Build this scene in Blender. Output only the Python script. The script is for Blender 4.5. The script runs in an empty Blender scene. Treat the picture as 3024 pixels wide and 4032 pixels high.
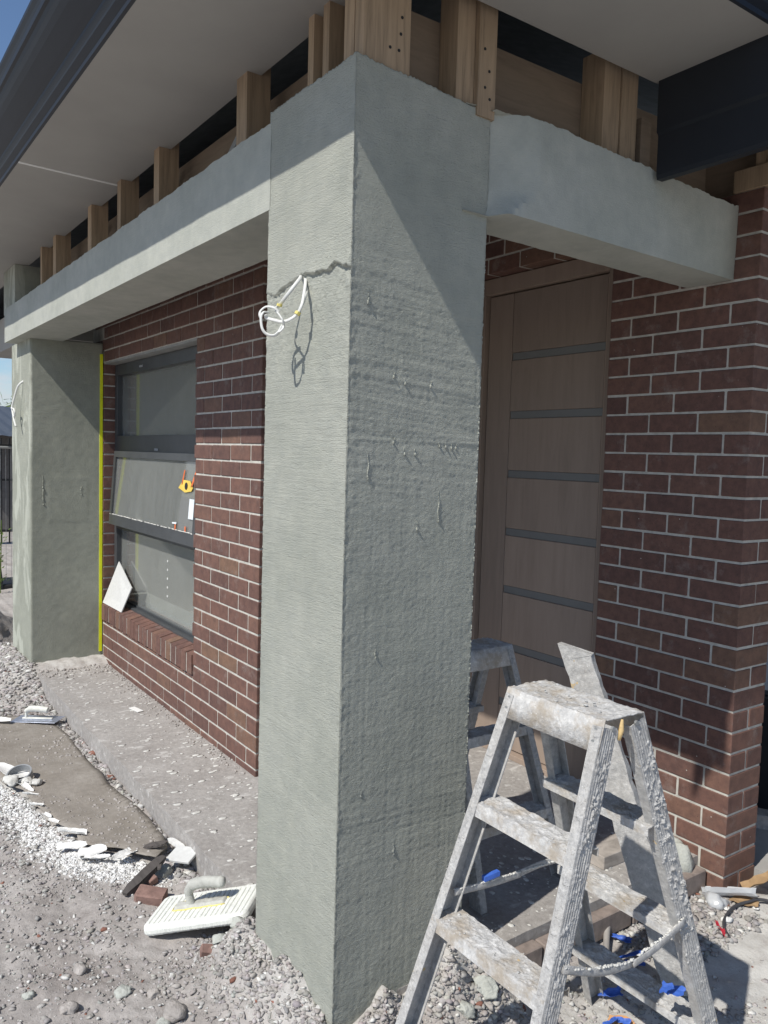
import bpy, math, random
import numpy as np
from mathutils import Vector

random.seed(7)
rng = np.random.default_rng(11)
sc = bpy.context.scene
col = sc.collection
V = Vector

# ------------------------------------------------------------------ camera, sky, sun, exposure
cam = bpy.data.cameras.new('camera')
cam_o = bpy.data.objects.new('camera', cam)
col.objects.link(cam_o)
cam_o.rotation_mode = 'XYZ'
cam_o.location = (1.86262, -1.18532, 1.58136)
_yaw, _pit, _rol = math.radians(54.73759), math.radians(85.98969), math.radians(1.64139)
from mathutils import Matrix
cam_o.rotation_euler = (Matrix.Rotation(_yaw, 3, 'Z') @ Matrix.Rotation(_pit, 3, 'X') @ Matrix.Rotation(_rol, 3, 'Z')).to_euler('XYZ')
cam.sensor_fit = 'VERTICAL'
cam.sensor_height = 36.0
cam.lens = 36.0 * 3163.7 / 4032.0
cam.clip_start = 0.05
cam.clip_end = 3000
sc.camera = cam_o

SUN = V((0.22, -1.0, 1.165)).normalized()
world = bpy.data.worlds.new('World')
sc.world = world
world.use_nodes = True
wn, wl = world.node_tree.nodes, world.node_tree.links
wn.clear()
w_out = wn.new('ShaderNodeOutputWorld')
w_bg = wn.new('ShaderNodeBackground')
w_sky = wn.new('ShaderNodeTexSky')
w_sky.sky_type = 'NISHITA'
w_sky.sun_disc = False
w_sky.sun_elevation = math.asin(SUN.z)
w_sky.sun_rotation = math.atan2(SUN.x, SUN.y)
w_sky.air_density = 1.0
w_sky.dust_density = 0.5
w_sky.ozone_density = 4.0
w_sky.altitude = 600
w_bg.inputs['Strength'].default_value = 0.118
# thin broken cumulus low over the horizon, all the way round
w_tc = wn.new('ShaderNodeTexCoord')
w_map = wn.new('ShaderNodeMapping')
w_map.inputs['Scale'].default_value = (1.0, 1.0, 3.2)
w_nz = wn.new('ShaderNodeTexNoise')
w_nz.inputs['Scale'].default_value = 5.0
w_nz.inputs['Detail'].default_value = 8.0
w_nz.inputs['Roughness'].default_value = 0.6
w_rp = wn.new('ShaderNodeValToRGB')
w_rp.color_ramp.elements[0].position = 0.47
w_rp.color_ramp.elements[1].position = 0.62
w_sep = wn.new('ShaderNodeSeparateXYZ')
w_low = wn.new('ShaderNodeMapRange')
w_low.inputs['From Min'].default_value = 0.30
w_low.inputs['From Max'].default_value = 0.14
w_mul = wn.new('ShaderNodeMath'); w_mul.operation = 'MULTIPLY'
w_mix = wn.new('ShaderNodeMix'); w_mix.data_type = 'RGBA'
w_mix.inputs['B'].default_value = (5.2, 5.4, 5.8, 1)
wl.new(w_tc.outputs['Generated'], w_map.inputs['Vector'])
wl.new(w_map.outputs['Vector'], w_nz.inputs['Vector'])
wl.new(w_nz.outputs['Fac'], w_rp.inputs['Fac'])
wl.new(w_tc.outputs['Generated'], w_sep.inputs['Vector'])
wl.new(w_sep.outputs['Z'], w_low.inputs['Value'])
wl.new(w_rp.outputs['Color'], w_mul.inputs[0])
wl.new(w_low.outputs['Result'], w_mul.inputs[1])
wl.new(w_mul.outputs['Value'], w_mix.inputs['Factor'])
wl.new(w_sky.outputs['Color'], w_mix.inputs['A'])
wl.new(w_mix.outputs['Result'], w_bg.inputs['Color'])
wl.new(w_bg.outputs['Background'], w_out.inputs['Surface'])

sun = bpy.data.lights.new('sun', 'SUN')
sun.energy = 4.3
sun.angle = math.radians(0.6)
sun.color = (1.0, 0.96, 0.89)
sun_o = bpy.data.objects.new('sun', sun)
col.objects.link(sun_o)
sun_o.rotation_euler = (-SUN).to_track_quat('-Z', 'Y').to_euler()
sun_o.location = (2, -6, 8)

sc.view_settings.view_transform = 'Standard'
sc.view_settings.look = 'None'
sc.view_settings.gamma = 1.0
sc.view_settings.exposure = 0.07
sc.view_settings.use_curve_mapping = False
sc.cycles.max_bounces = 8
sc.cycles.diffuse_bounces = 5
sc.cycles.use_denoising = True

# ------------------------------------------------------------------ numeric noise
def _hash(ix, iy, seed):
    n = (ix * 374761393 + iy * 668265263 + seed * 982451653) & 0x7fffffff
    n = (n ^ (n >> 13)) * 1274126177 & 0x7fffffff
    n = n ^ (n >> 16)
    return (n & 0xffff) / 65535.0
def vnoise(x, y, seed=0):
    x = np.asarray(x, float); y = np.asarray(y, float)
    ix = np.floor(x).astype(np.int64); iy = np.floor(y).astype(np.int64)
    fx = x - ix; fy = y - iy
    fx = fx * fx * (3 - 2 * fx); fy = fy * fy * (3 - 2 * fy)
    a = _hash(ix, iy, seed); b = _hash(ix + 1, iy, seed); c = _hash(ix, iy + 1, seed); d = _hash(ix + 1, iy + 1, seed)
    return (a * (1 - fx) + b * fx) * (1 - fy) + (c * (1 - fx) + d * fx) * fy - 0.5
def fbm(x, y, seed=0, oct=4, gain=0.5):
    s = 0; a = 1.0; f = 1.0
    for o in range(oct):
        s = s + a * vnoise(np.asarray(x) * f + 17.3 * o, np.asarray(y) * f - 9.1 * o, seed + o)
        a *= gain; f *= 2.03
    return s

# ------------------------------------------------------------------ mesh builder
class MB:
    def __init__(s): s.v = []; s.f = []; s.smooth = False
    def add(s, vs, fs):
        n = len(s.v); s.v += [tuple(p) for p in vs]; s.f += [tuple(i + n for i in f) for f in fs]; return s
    def obox(s, c, X, Y, Z, hx, hy, hz):
        c = V(c); X = V(X).normalized() * hx; Y = V(Y).normalized() * hy; Z = V(Z).normalized() * hz
        vs = [c + X * a + Y * b + Z * d for d in (-1, 1) for b in (-1, 1) for a in (-1, 1)]
        return s.add(vs, [(0, 2, 3, 1), (4, 5, 7, 6), (0, 1, 5, 4), (2, 6, 7, 3), (0, 4, 6, 2), (1, 3, 7, 5)])
    def box(s, x0, x1, y0, y1, z0, z1):
        return s.obox(((x0 + x1) / 2, (y0 + y1) / 2, (z0 + z1) / 2), (1, 0, 0), (0, 1, 0), (0, 0, 1), abs(x1 - x0) / 2, abs(y1 - y0) / 2, abs(z1 - z0) / 2)
    def cbox(s, x0, x1, y0, y1, z0, z1, c=0.003):
        X = (x0 + c, x1 - c); Y = (y0 + c, y1 - c); Z = (z0 + c, z1 - c)
        vs = []; idx = {}
        for i, (xx, xo) in enumerate(((X[0], x0), (X[1], x1))):
            for j, (yy, yo) in enumerate(((Y[0], y0), (Y[1], y1))):
                for k, (zz, zo) in enumerate(((Z[0], z0), (Z[1], z1))):
                    idx[i, j, k, 'x'] = len(vs); vs.append((xo, yy, zz))
                    idx[i, j, k, 'y'] = len(vs); vs.append((xx, yo, zz))
                    idx[i, j, k, 'z'] = len(vs); vs.append((xx, yy, zo))
        fs = []
        for i in (0, 1):
            q = [idx[i, 0, 0, 'x'], idx[i, 1, 0, 'x'], idx[i, 1, 1, 'x'], idx[i, 0, 1, 'x']]; fs.append(q if i else q[::-1])
            q = [idx[0, i, 0, 'y'], idx[0, i, 1, 'y'], idx[1, i, 1, 'y'], idx[1, i, 0, 'y']]; fs.append(q if i else q[::-1])
            q = [idx[0, 0, i, 'z'], idx[1, 0, i, 'z'], idx[1, 1, i, 'z'], idx[0, 1, i, 'z']]; fs.append(q if i else q[::-1])
        for a in (0, 1):
            for b in (0, 1):
                q = [idx[a, b, 0, 'x'], idx[a, b, 0, 'y'], idx[a, b, 1, 'y'], idx[a, b, 1, 'x']]; fs.append(q if a != b else q[::-1])
                q = [idx[a, 0, b, 'x'], idx[a, 1, b, 'x'], idx[a, 1, b, 'z'], idx[a, 0, b, 'z']]; fs.append(q if a == b else q[::-1])
                q = [idx[0, a, b, 'y'], idx[0, a, b, 'z'], idx[1, a, b, 'z'], idx[1, a, b, 'y']]; fs.append(q if a == b else q[::-1])
        for i in (0, 1):
            for j in (0, 1):
                for k in (0, 1):
                    q = [idx[i, j, k, 'x'], idx[i, j, k, 'y'], idx[i, j, k, 'z']]
                    fs.append(q if (i + j + k) % 2 else q[::-1])
        return s.add(vs, fs)
    def tube(s, path, r, n=10, flat=1.0, up=(0, 0, 1), cap=True):
        P = [V(p) for p in path]; rings = []; prev = None
        base = len(s.v)
        for i, p in enumerate(P):
            t = (P[min(i + 1, len(P) - 1)] - P[max(i - 1, 0)]).normalized()
            if prev is None:
                u = V(up); u = u - t * u.dot(t)
                if u.length < 1e-4: u = V((1, 0, 0)) - t * t.x
            else:
                u = prev - t * prev.dot(t)
            u.normalize(); prev = u; w = t.cross(u)
            rr = r[i] if isinstance(r, (list, tuple)) else r
            for k in range(n):
                a = 2 * math.pi * k / n
                s.v.append(tuple(p + u * math.cos(a) * rr + w * math.sin(a) * rr * flat))
        for i in range(len(P) - 1):
            for k in range(n):
                a = base + i * n + k; b = base + i * n + (k + 1) % n
                s.f.append((a, b, b + n, a + n))
        if cap:
            s.f.append(tuple(base + k for k in range(n))[::-1])
            s.f.append(tuple(base + (len(P) - 1) * n + k for k in range(n)))
        return s
    def prism(s, poly, a, b):            # poly: list of points (3D) swept by vector b-a
        n = len(poly); A = [V(p) + V(a) for p in poly]; B = [V(p) + V(b) for p in poly]
        return s.add(A + B, [tuple(range(n))[::-1], tuple(range(n, 2 * n))] + [(i, (i + 1) % n, (i + 1) % n + n, i + n) for i in range(n)])
    def mesh(s, name, smooth=None):
        m = bpy.data.meshes.new(name)
        m.from_pydata(s.v, [], s.f); m.update()
        import bmesh
        bm = bmesh.new(); bm.from_mesh(m); bmesh.ops.recalc_face_normals(bm, faces=bm.faces); bm.to_mesh(m); bm.free()
        if s.smooth if smooth is None else smooth:
            m.polygons.foreach_set('use_smooth', [True] * len(m.polygons))
        return m

def link(name, mesh, mat=None, parent=None, loc=None, rot=None):
    o = bpy.data.objects.new(name, mesh); col.objects.link(o)
    if mat is not None and len(mesh.materials) == 0: mesh.materials.append(mat)
    if parent is not None: o.parent = parent
    if loc is not None: o.location = loc
    if rot is not None: o.rotation_euler = rot
    return o
def obj(name, mb, mat, parent=None, smooth=None):
    return link(name, mb.mesh(name, smooth), mat, parent)
def tag(o, label=None, cat=None, group=None, kind=None):
    if label: o['label'] = label
    if cat: o['category'] = cat
    if group: o['group'] = group
    if kind: o['kind'] = kind
    return o
def thing(name, loc, label, cat, group=None, rot=(0, 0, 0)):
    o = bpy.data.objects.new(name, None); col.objects.link(o); o.location = loc; o.rotation_euler = rot
    o.empty_display_size = 0.05
    return tag(o, label, cat, group)
def npmesh(name, verts, faces, smooth=False):
    m = bpy.data.meshes.new(name)
    verts = np.asarray(verts, np.float32); faces = np.asarray(faces, np.int32)
    nv, nf, k = len(verts), len(faces), faces.shape[1]
    m.vertices.add(nv); m.vertices.foreach_set('co', verts.ravel())
    m.loops.add(nf * k); m.loops.foreach_set('vertex_index', faces.ravel())
    m.polygons.add(nf); m.polygons.foreach_set('loop_start', np.arange(0, nf * k, k, dtype=np.int32))
    if smooth: m.polygons.foreach_set('use_smooth', np.ones(nf, bool))
    m.update(calc_edges=True); m.validate()
    return m
def grid_faces(nu, nv, wrap=False):
    i, j = np.meshgrid(np.arange(nu if wrap else nu - 1), np.arange(nv - 1), indexing='ij')
    i2 = (i + 1) % nu
    return np.stack([i * nv + j, i2 * nv + j, i2 * nv + j + 1, i * nv + j + 1], -1).reshape(-1, 4)

# ------------------------------------------------------------------ materials
def mat(name):
    m = bpy.data.materials.new(name); m.use_nodes = True
    n = m.node_tree.nodes; l = m.node_tree.links
    return m, n, l, n['Principled BSDF']
def noise(n, l, vec, scale, detail=4, rough=0.55, dist=0.0):
    t = n.new('ShaderNodeTexNoise'); t.inputs['Scale'].default_value = scale; t.inputs['Detail'].default_value = detail
    t.inputs['Roughness'].default_value = rough; t.inputs['Distortion'].default_value = dist
    if vec is not None: l.new(vec, t.inputs['Vector'])
    return t.outputs['Fac']
def ramp(n, l, fac, stops):
    r = n.new('ShaderNodeValToRGB'); e = r.color_ramp.elements
    while len(e) < len(stops): e.new(0.5)
    for el, (p, c) in zip(e, stops):
        el.position = p; el.color = c if len(c) == 4 else (*c, 1)
    l.new(fac, r.inputs['Fac']); return r.outputs['Color']
def mixc(n, l, fac, a, b, mode='MIX'):
    m = n.new('ShaderNodeMix'); m.data_type = 'RGBA'; m.blend_type = mode
    for sock, v in (('Factor', fac), ('A', a), ('B', b)):
        if hasattr(v, 'links'): l.new(v, m.inputs[sock])
        elif sock == 'Factor': m.inputs[sock].default_value = v
        else: m.inputs[sock].default_value = (*v, 1)
    return m.outputs['Result']
def mapping(n, l, vec, scale=(1, 1, 1), loc=(0, 0, 0)):
    m = n.new('ShaderNodeMapping'); m.inputs['Scale'].default_value = scale; m.inputs['Location'].default_value = loc
    l.new(vec, m.inputs['Vector']); return m.outputs['Vector']
def bump(n, l, h, dist, strength=1.0, prev=None):
    b = n.new('ShaderNodeBump'); b.inputs['Distance'].default_value = dist; b.inputs['Strength'].default_value = strength
    l.new(h, b.inputs['Height'])
    if prev is not None: l.new(prev, b.inputs['Normal'])
    return b.outputs['Normal']
def objco(n): return n.new('ShaderNodeTexCoord').outputs['Object']
def wpos(n): return n.new('ShaderNodeNewGeometry').outputs['Position']
def attr(n, name):
    a = n.new('ShaderNodeAttribute'); a.attribute_name = name; return a
def plain(name, c, rough=0.7, metal=0.0, spec=0.4, var=0.15, scale=12, bmp=0.0, bscale=200, bdist=0.002):
    m, n, l, b = mat(name)
    co = wpos(n)
    f = noise(n, l, co, scale, 5, 0.6)
    lo = tuple(x * (1 - var) for x in c); hi = tuple(min(1, x * (1 + var)) for x in c)
    l.new(ramp(n, l, f, [(0.3, lo), (0.7, hi)]), b.inputs['Base Color'])
    b.inputs['Roughness'].default_value = rough; b.inputs['Metallic'].default_value = metal
    b.inputs['Specular IOR Level'].default_value = spec
    if bmp: l.new(bump(n, l, noise(n, l, co, bscale, 3, 0.6), bdist, bmp), b.inputs['Normal'])
    return m

def make_render_mat(name, tint, fine=1.0, patch=False):
    m, n, l, b = mat(name)
    co = wpos(n)
    big = noise(n, l, co, 2.2, 5, 0.6)
    mid = noise(n, l, co, 14, 5, 0.65)
    c = ramp(n, l, big, [(0.3, tuple(x * f for x, f in zip(tint, (0.87, 0.885, 0.87)))), (0.7, tuple(x * 1.07 for x in tint))])
    c2 = ramp(n, l, mid, [(0.35, (0.90, 0.90, 0.90)), (0.7, (1.05, 1.04, 1.02))])
    c = mixc(n, l, 1.0, c, c2, 'MULTIPLY')
    if patch:                                   # chalky dry blotches on the older render
        pn = noise(n, l, mapping(n, l, co, (1.0, 1.0, 0.45), (3.1, 0, 1.7)), 5.5, 4, 0.6, 0.6)
        sx = n.new('ShaderNodeSeparateXYZ'); l.new(co, sx.inputs['Vector'])
        fm = n.new('ShaderNodeMath'); fm.operation = 'LESS_THAN'; fm.inputs[1].default_value = 0.09; l.new(sx.outputs['Y'], fm.inputs[0])
        pm = n.new('ShaderNodeMath'); pm.operation = 'MULTIPLY'; l.new(ramp(n, l, pn, [(0.50, (0, 0, 0)), (0.58, (0.9, 0.9, 0.9))]), pm.inputs[0]); l.new(fm.outputs['Value'], pm.inputs[1])
        c = mixc(n, l, pm.outputs['Value'], c, tuple(min(1, x * 1.38) for x in tint))
    l.new(c, b.inputs['Base Color'])
    b.inputs['Roughness'].default_value = 0.93
    b.inputs['Specular IOR Level'].default_value = 0.2
    g1 = noise(n, l, co, 520, 2, 0.7)
    g2 = noise(n, l, mapping(n, l, co, (0.7, 0.7, 1.3)), 190, 3, 0.7)
    st = noise(n, l, mapping(n, l, co, (4, 4, 85), (0, 0, 0)), 1.6, 5, 0.6, 0.4)
    vt = noise(n, l, mapping(n, l, co, (110, 110, 3), (0, 0, 0)), 1.6, 4, 0.6, 0.3)
    nn = bump(n, l, st, 0.0048 * fine, 0.6)
    nn = bump(n, l, vt, 0.0018 * fine, 0.4, nn)
    nn = bump(n, l, g2, 0.0062 * fine, 0.9, nn)
    nn = bump(n, l, g1, 0.0018 * fine, 0.9, nn)
    l.new(nn, b.inputs['Normal'])
    return m
M = {}
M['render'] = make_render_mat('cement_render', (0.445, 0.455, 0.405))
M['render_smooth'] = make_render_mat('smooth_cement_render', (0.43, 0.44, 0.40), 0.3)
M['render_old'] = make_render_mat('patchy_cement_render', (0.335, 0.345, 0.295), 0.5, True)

def make_brick():
    m, n, l, b = mat('face_brick')
    oi = n.new('ShaderNodeObjectInfo'); rnd = oi.outputs['Random']
    co = wpos(n)
    c = ramp(n, l, rnd, [(0.0, (0.130, 0.074, 0.062)), (0.3, (0.152, 0.084, 0.068)), (0.7, (0.166, 0.091, 0.072)), (0.92, (0.178, 0.100, 0.077)), (1.0, (0.192, 0.116, 0.080))])
    f = noise(n, l, co, 26, 6, 0.7)
    c = mixc(n, l, 1.0, c, ramp(n, l, f, [(0.3, (0.70, 0.72, 0.76)), (0.7, (1.22, 1.18, 1.14))]), 'MULTIPLY')
    sp = n.new('ShaderNodeTexVoronoi'); sp.inputs['Scale'].default_value = 75; l.new(co, sp.inputs['Vector'])
    c = mixc(n, l, ramp(n, l, sp.outputs['Distance'], [(0.05, (1, 1, 1)), (0.13, (0, 0, 0))]), c, (0.04, 0.026, 0.024))
    dn = noise(n, l, co, 9, 7, 0.75)
    c = mixc(n, l, ramp(n, l, dn, [(0.56, (0, 0, 0)), (0.78, (0.45, 0.45, 0.45))]), c, (0.36, 0.33, 0.30))
    s2 = n.new('ShaderNodeTexVoronoi'); s2.inputs['Scale'].default_value = 13; l.new(co, s2.inputs['Vector'])
    c = mixc(n, l, ramp(n, l, s2.outputs['Distance'], [(0.022, (1, 1, 1)), (0.036, (0, 0, 0))]), c, (0.55, 0.53, 0.49))
    l.new(c, b.inputs['Base Color'])
    b.inputs['Roughness'].default_value = 0.75; b.inputs['Specular IOR Level'].default_value = 0.3
    nn = bump(n, l, noise(n, l, mapping(n, l, co, (1, 1, 1)), 160, 4, 0.7), 0.002, 0.6)
    l.new(nn, b.inputs['Normal'])
    return m
M['brick'] = make_brick()
M['mortar'] = plain('cream_mortar', (0.52, 0.50, 0.45), 0.95, spec=0.15, var=0.18, scale=30, bmp=0.6, bscale=240)
M['soffit'] = plain('soffit_sheet', (0.355, 0.342, 0.318), 0.75, var=0.05, scale=3)
M['joiner'] = plain('pvc_joiner', (0.8, 0.8, 0.78), 0.5, var=0.03)
M['gutter'] = plain('dark_steel', (0.020, 0.023, 0.029), 0.5, spec=0.28, var=0.12, scale=2)
M['gutter_lip'] = M['gutter']
M['sarking'] = plain('sarking', (0.16, 0.175, 0.185), 0.8, var=0.2)
M['roof'] = plain('roof_steel', (0.06, 0.065, 0.072), 0.45, var=0.1, scale=1)
def make_wood(name, c, ax=(18, 18, 1.2), rough=0.75, con=1.0):
    m, n, l, b = mat(name)
    co = wpos(n)
    oi = n.new('ShaderNodeObjectInfo')
    g = noise(n, l, mapping(n, l, co, ax), 3.0, 6, 0.65, 0.6)
    cc = ramp(n, l, g, [(0.25, tuple(x * (1 - 0.4 * con) for x in c)), (0.5, c), (0.75, tuple(min(1, x * (1 + 0.25 * con)) for x in c))])
    cc = mixc(n, l, 1.0, cc, ramp(n, l, oi.outputs['Random'], [(0, (0.82, 0.82, 0.82)), (1, (1.12, 1.1, 1.08))]), 'MULTIPLY')
    l.new(cc, b.inputs['Base Color']); b.inputs['Roughness'].default_value = rough; b.inputs['Specular IOR Level'].default_value = 0.25
    l.new(bump(n, l, g, 0.002, 0.4), b.inputs['Normal'])
    return m
M['pine'] = make_wood('pine_stud', (0.37, 0.275, 0.185))
M['ply'] = make_wood('plywood', (0.22, 0.17, 0.125), (1.5, 1.5, 14), 0.8, 0.5)
M['door'] = make_wood('stained_door', (0.335, 0.268, 0.22), (9, 9, 1.0), 0.55, 0.35)
M['door_frame'] = make_wood('door_frame_timber', (0.30, 0.238, 0.195), (9, 9, 1.0), 0.6, 0.35)
M['old_timber'] = make_wood('weathered_timber', (0.10, 0.09, 0.085), (3, 14, 14), 0.9)
M['frame'] = plain('dark_window_frame', (0.058, 0.062, 0.066), 0.42, spec=0.5, var=0.15, scale=8)
M['door_glass'] = plain('obscure_glass', (0.195, 0.20, 0.195), 0.4, spec=0.3, var=0.05)
M['tape'] = plain('yellow_tape', (0.80, 0.84, 0.02), 0.55, var=0.08)
M['white_plastic'] = plain('white_cable', (0.66, 0.66, 0.63), 0.45, var=0.06, scale=60)
M['tile'] = plain('fibre_cement', (0.60, 0.60, 0.58), 0.85, var=0.07, scale=60)
M['plasterboard'] = plain('plasterboard', (0.60, 0.59, 0.56), 0.9, var=0.04, scale=3)
M['int_floor'] = plain('bare_slab', (0.36, 0.35, 0.33), 0.9, var=0.2, scale=3)
M['paper'] = plain('torn_paper', (0.74, 0.735, 0.71), 0.9, var=0.10, scale=20)
M['white_lump'] = plain('dried_plaster', (0.62, 0.61, 0.57), 0.95, var=0.16, scale=30, bmp=0.8, bscale=120)
M['blue'] = plain('blue_tape', (0.045, 0.12, 0.46), 0.5, var=0.2, scale=40)
M['orange'] = plain('orange_strap', (0.75, 0.17, 0.05), 0.5)
M['yellow'] = plain('yellow_tag', (0.78, 0.55, 0.10), 0.5)
M['white_label'] = plain('white_label', (0.78, 0.82, 0.84), 0.5)
M['black'] = plain('black_print', (0.02, 0.02, 0.02), 0.6)
M['steel'] = plain('trowel_steel', (0.50, 0.54, 0.66), 0.30, metal=0.75, var=0.25, scale=25)
M['grey_plastic'] = plain('grey_plastic', (0.28, 0.29, 0.30), 0.5)
M['red'] = plain('red_scrap', (0.45, 0.03, 0.05), 0.5)
M['cardbox'] = plain('brown_cardboard', (0.36, 0.24, 0.13), 0.9, var=0.12, scale=30)
M['hose'] = plain('dark_hose', (0.05, 0.05, 0.055), 0.45)
M['conduit'] = plain('grey_conduit', (0.30, 0.28, 0.26), 0.6)
M['redbrick'] = plain('broken_brick', (0.25, 0.155, 0.13), 0.9, var=0.25, scale=30, bmp=0.8, bscale=150)
M['rust'] = plain('galv_strap', (0.32, 0.33, 0.33), 0.5, metal=0.4)
M['fence'] = plain('black_fence', (0.02, 0.02, 0.022), 0.5)
M['fence_paling'] = make_wood('paling', (0.11, 0.09, 0.075), (6, 6, 1))
M['leaf'] = plain('weed_leaf', (0.10, 0.15, 0.03), 0.7, var=0.3, scale=20)

def make_ladder_mat(name, metal_amt):
    m, n, l, b = mat(name)
    co = wpos(n)
    a = noise(n, l, co, 48, 7, 0.78)
    k = 1.0 if metal_amt > 0.3 else 0.82
    c = ramp(n, l, a, [(0.28, tuple(k * x for x in (0.36, 0.355, 0.35))), (0.42, tuple(k * x for x in (0.47, 0.465, 0.455))), (0.54, tuple(k * x for x in (0.58, 0.572, 0.555))), (0.70, tuple(k * x for x in (0.76, 0.75, 0.725)))])
    br = noise(n, l, mapping(n, l, co, (1, 1, 1), (5, 2, 1)), 11, 6, 0.7)
    c = mixc(n, l, ramp(n, l, br, [(0.46, (0, 0, 0)), (0.62, (metal_amt,) * 3)]), c, (0.37, 0.31, 0.235))
    rs = noise(n, l, mapping(n, l, co, (1, 1, 1), (1, 7, 3)), 16, 4, 0.6)
    c = mixc(n, l, ramp(n, l, rs, [(0.68, (0, 0, 0)), (0.74, (0.5, 0.5, 0.5))]), c, (0.30, 0.31, 0.33))
    v = n.new('ShaderNodeTexVoronoi'); v.inputs['Scale'].default_value = 55; l.new(co, v.inputs['Vector'])
    c = mixc(n, l, ramp(n, l, v.outputs['Distance'], [(0.05, (0.8, 0.8, 0.8)), (0.14, (0, 0, 0))]), c, (0.68, 0.675, 0.645))
    og = noise(n, l, mapping(n, l, co, (1, 1, 1), (9, 1, 4)), 20, 3, 0.5)
    c = mixc(n, l, ramp(n, l, og, [(0.725, (0, 0, 0)), (0.75, (0.7, 0.7, 0.7))]), c, (0.62, 0.43, 0.17))
    l.new(c, b.inputs['Base Color']); b.inputs['Roughness'].default_value = 0.82; b.inputs['Specular IOR Level'].default_value = 0.3
    nn = bump(n, l, a, 0.007, 0.7)
    nn = bump(n, l, noise(n, l, co, 130, 4, 0.7), 0.0025, 0.8, nn)
    l.new(nn, b.inputs['Normal'])
    return m
M['ladder'] = make_ladder_mat('plastered_aluminium', 0.75)
M['ladder_rail'] = make_ladder_mat('plastered_rail', 0.12)
M['splat'] = plain('plaster_splatter', (0.47, 0.465, 0.45), 0.85, var=0.2, scale=40, bmp=0.6, bscale=150)
M['foam'] = plain('foam_float', (0.74, 0.75, 0.70), 0.9, var=0.08, scale=25, bmp=0.5, bscale=120)
M['handle'] = plain('dirty_handle', (0.47, 0.47, 0.43), 0.85, var=0.2, scale=25, bmp=0.5, bscale=160)
M['wet_handle'] = plain('white_handle', (0.66, 0.66, 0.60), 0.7, var=0.12, scale=30)
M['ochre_drip'] = plain('ochre_drip', (0.58, 0.42, 0.20), 0.7, var=0.2, scale=60)
M['yellow_glue'] = plain('yellow_glue', (0.72, 0.62, 0.20), 0.7, var=0.1)

def make_ground():
    m, n, l, b = mat('dusty_dirt')
    co = wpos(n)
    big = noise(n, l, co, 2.4, 6, 0.65)
    c = ramp(n, l, big, [(0.30, (0.30, 0.272, 0.254)), (0.5, (0.385, 0.36, 0.34)), (0.68, (0.48, 0.458, 0.435))])
    f = noise(n, l, co, 40, 6, 0.75)
    c = mixc(n, l, 1.0, c, ramp(n, l, f, [(0.28, (0.76, 0.75, 0.745)), (0.72, (1.22, 1.21, 1.2))]), 'MULTIPLY')
    wa = attr(n, 'white').outputs['Fac']
    wn2 = noise(n, l, co, 13, 7, 0.75)
    ad = n.new('ShaderNodeMath'); ad.operation = 'ADD'; l.new(wa, ad.inputs[0]); l.new(wn2, ad.inputs[1])
    c = mixc(n, l, ramp(n, l, ad.outputs['Value'], [(0.62, (0, 0, 0)), (0.95, (0.85, 0.85, 0.85))]), c, (0.60, 0.59, 0.56))
    l.new(c, b.inputs['Base Color']); b.inputs['Roughness'].default_value = 0.97; b.inputs['Specular IOR Level'].default_value = 0.1
    nn = bump(n, l, noise(n, l, co, 55, 6, 0.75), 0.007, 0.7)
    nn = bump(n, l, noise(n, l, co, 260, 4, 0.7), 0.0018, 0.8, nn)
    l.new(nn, b.inputs['Normal'])
    return m
M['ground'] = make_ground()
M['dusty_brick'] = plain('dusty_brick', (0.25, 0.205, 0.18), 0.9, var=0.25, scale=25, bmp=0.6, bscale=150)
def make_slab():
    m, n, l, b = mat('splattered_concrete')
    co = wpos(n)
    big = noise(n, l, co, 3, 6, 0.65)
    c = ramp(n, l, big, [(0.3, (0.305, 0.284, 0.266)), (0.7, (0.415, 0.395, 0.373))])
    f = noise(n, l, co, 45, 6, 0.75)
    c = mixc(n, l, 1.0, c, ramp(n, l, f, [(0.3, (0.75, 0.75, 0.75)), (0.7, (1.2, 1.2, 1.2))]), 'MULTIPLY')
    s1 = noise(n, l, mapping(n, l, co, (1.3, 0.7, 1)), 17, 4, 0.6, 0.5)
    c = mixc(n, l, ramp(n, l, s1, [(0.59, (0, 0, 0)), (0.66, (0.75, 0.75, 0.75))]), c, (0.56, 0.545, 0.52))
    s2 = noise(n, l, mapping(n, l, co, (1, 1, 1), (4, 4, 0)), 46, 3, 0.6)
    c = mixc(n, l, ramp(n, l, s2, [(0.66, (0, 0, 0)), (0.71, (0.8, 0.8, 0.8))]), c, (0.60, 0.59, 0.565))
    s3 = noise(n, l, mapping(n, l, co, (1, 1, 1), (8, 1, 0)), 60, 3, 0.6)
    c = mixc(n, l, ramp(n, l, s3, [(0.70, (0, 0, 0)), (0.74, (0.8, 0.8, 0.8))]), c, (0.13, 0.11, 0.10))
    l.new(c, b.inputs['Base Color']); b.inputs['Roughness'].default_value = 0.92; b.inputs['Specular IOR Level'].default_value = 0.2
    nn = bump(n, l, s1, 0.006, 0.5)
    nn = bump(n, l, noise(n, l, co, 150, 4, 0.7), 0.004, 0.6, nn)
    l.new(nn, b.inputs['Normal'])
    return m
M['slab'] = make_slab()
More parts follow.
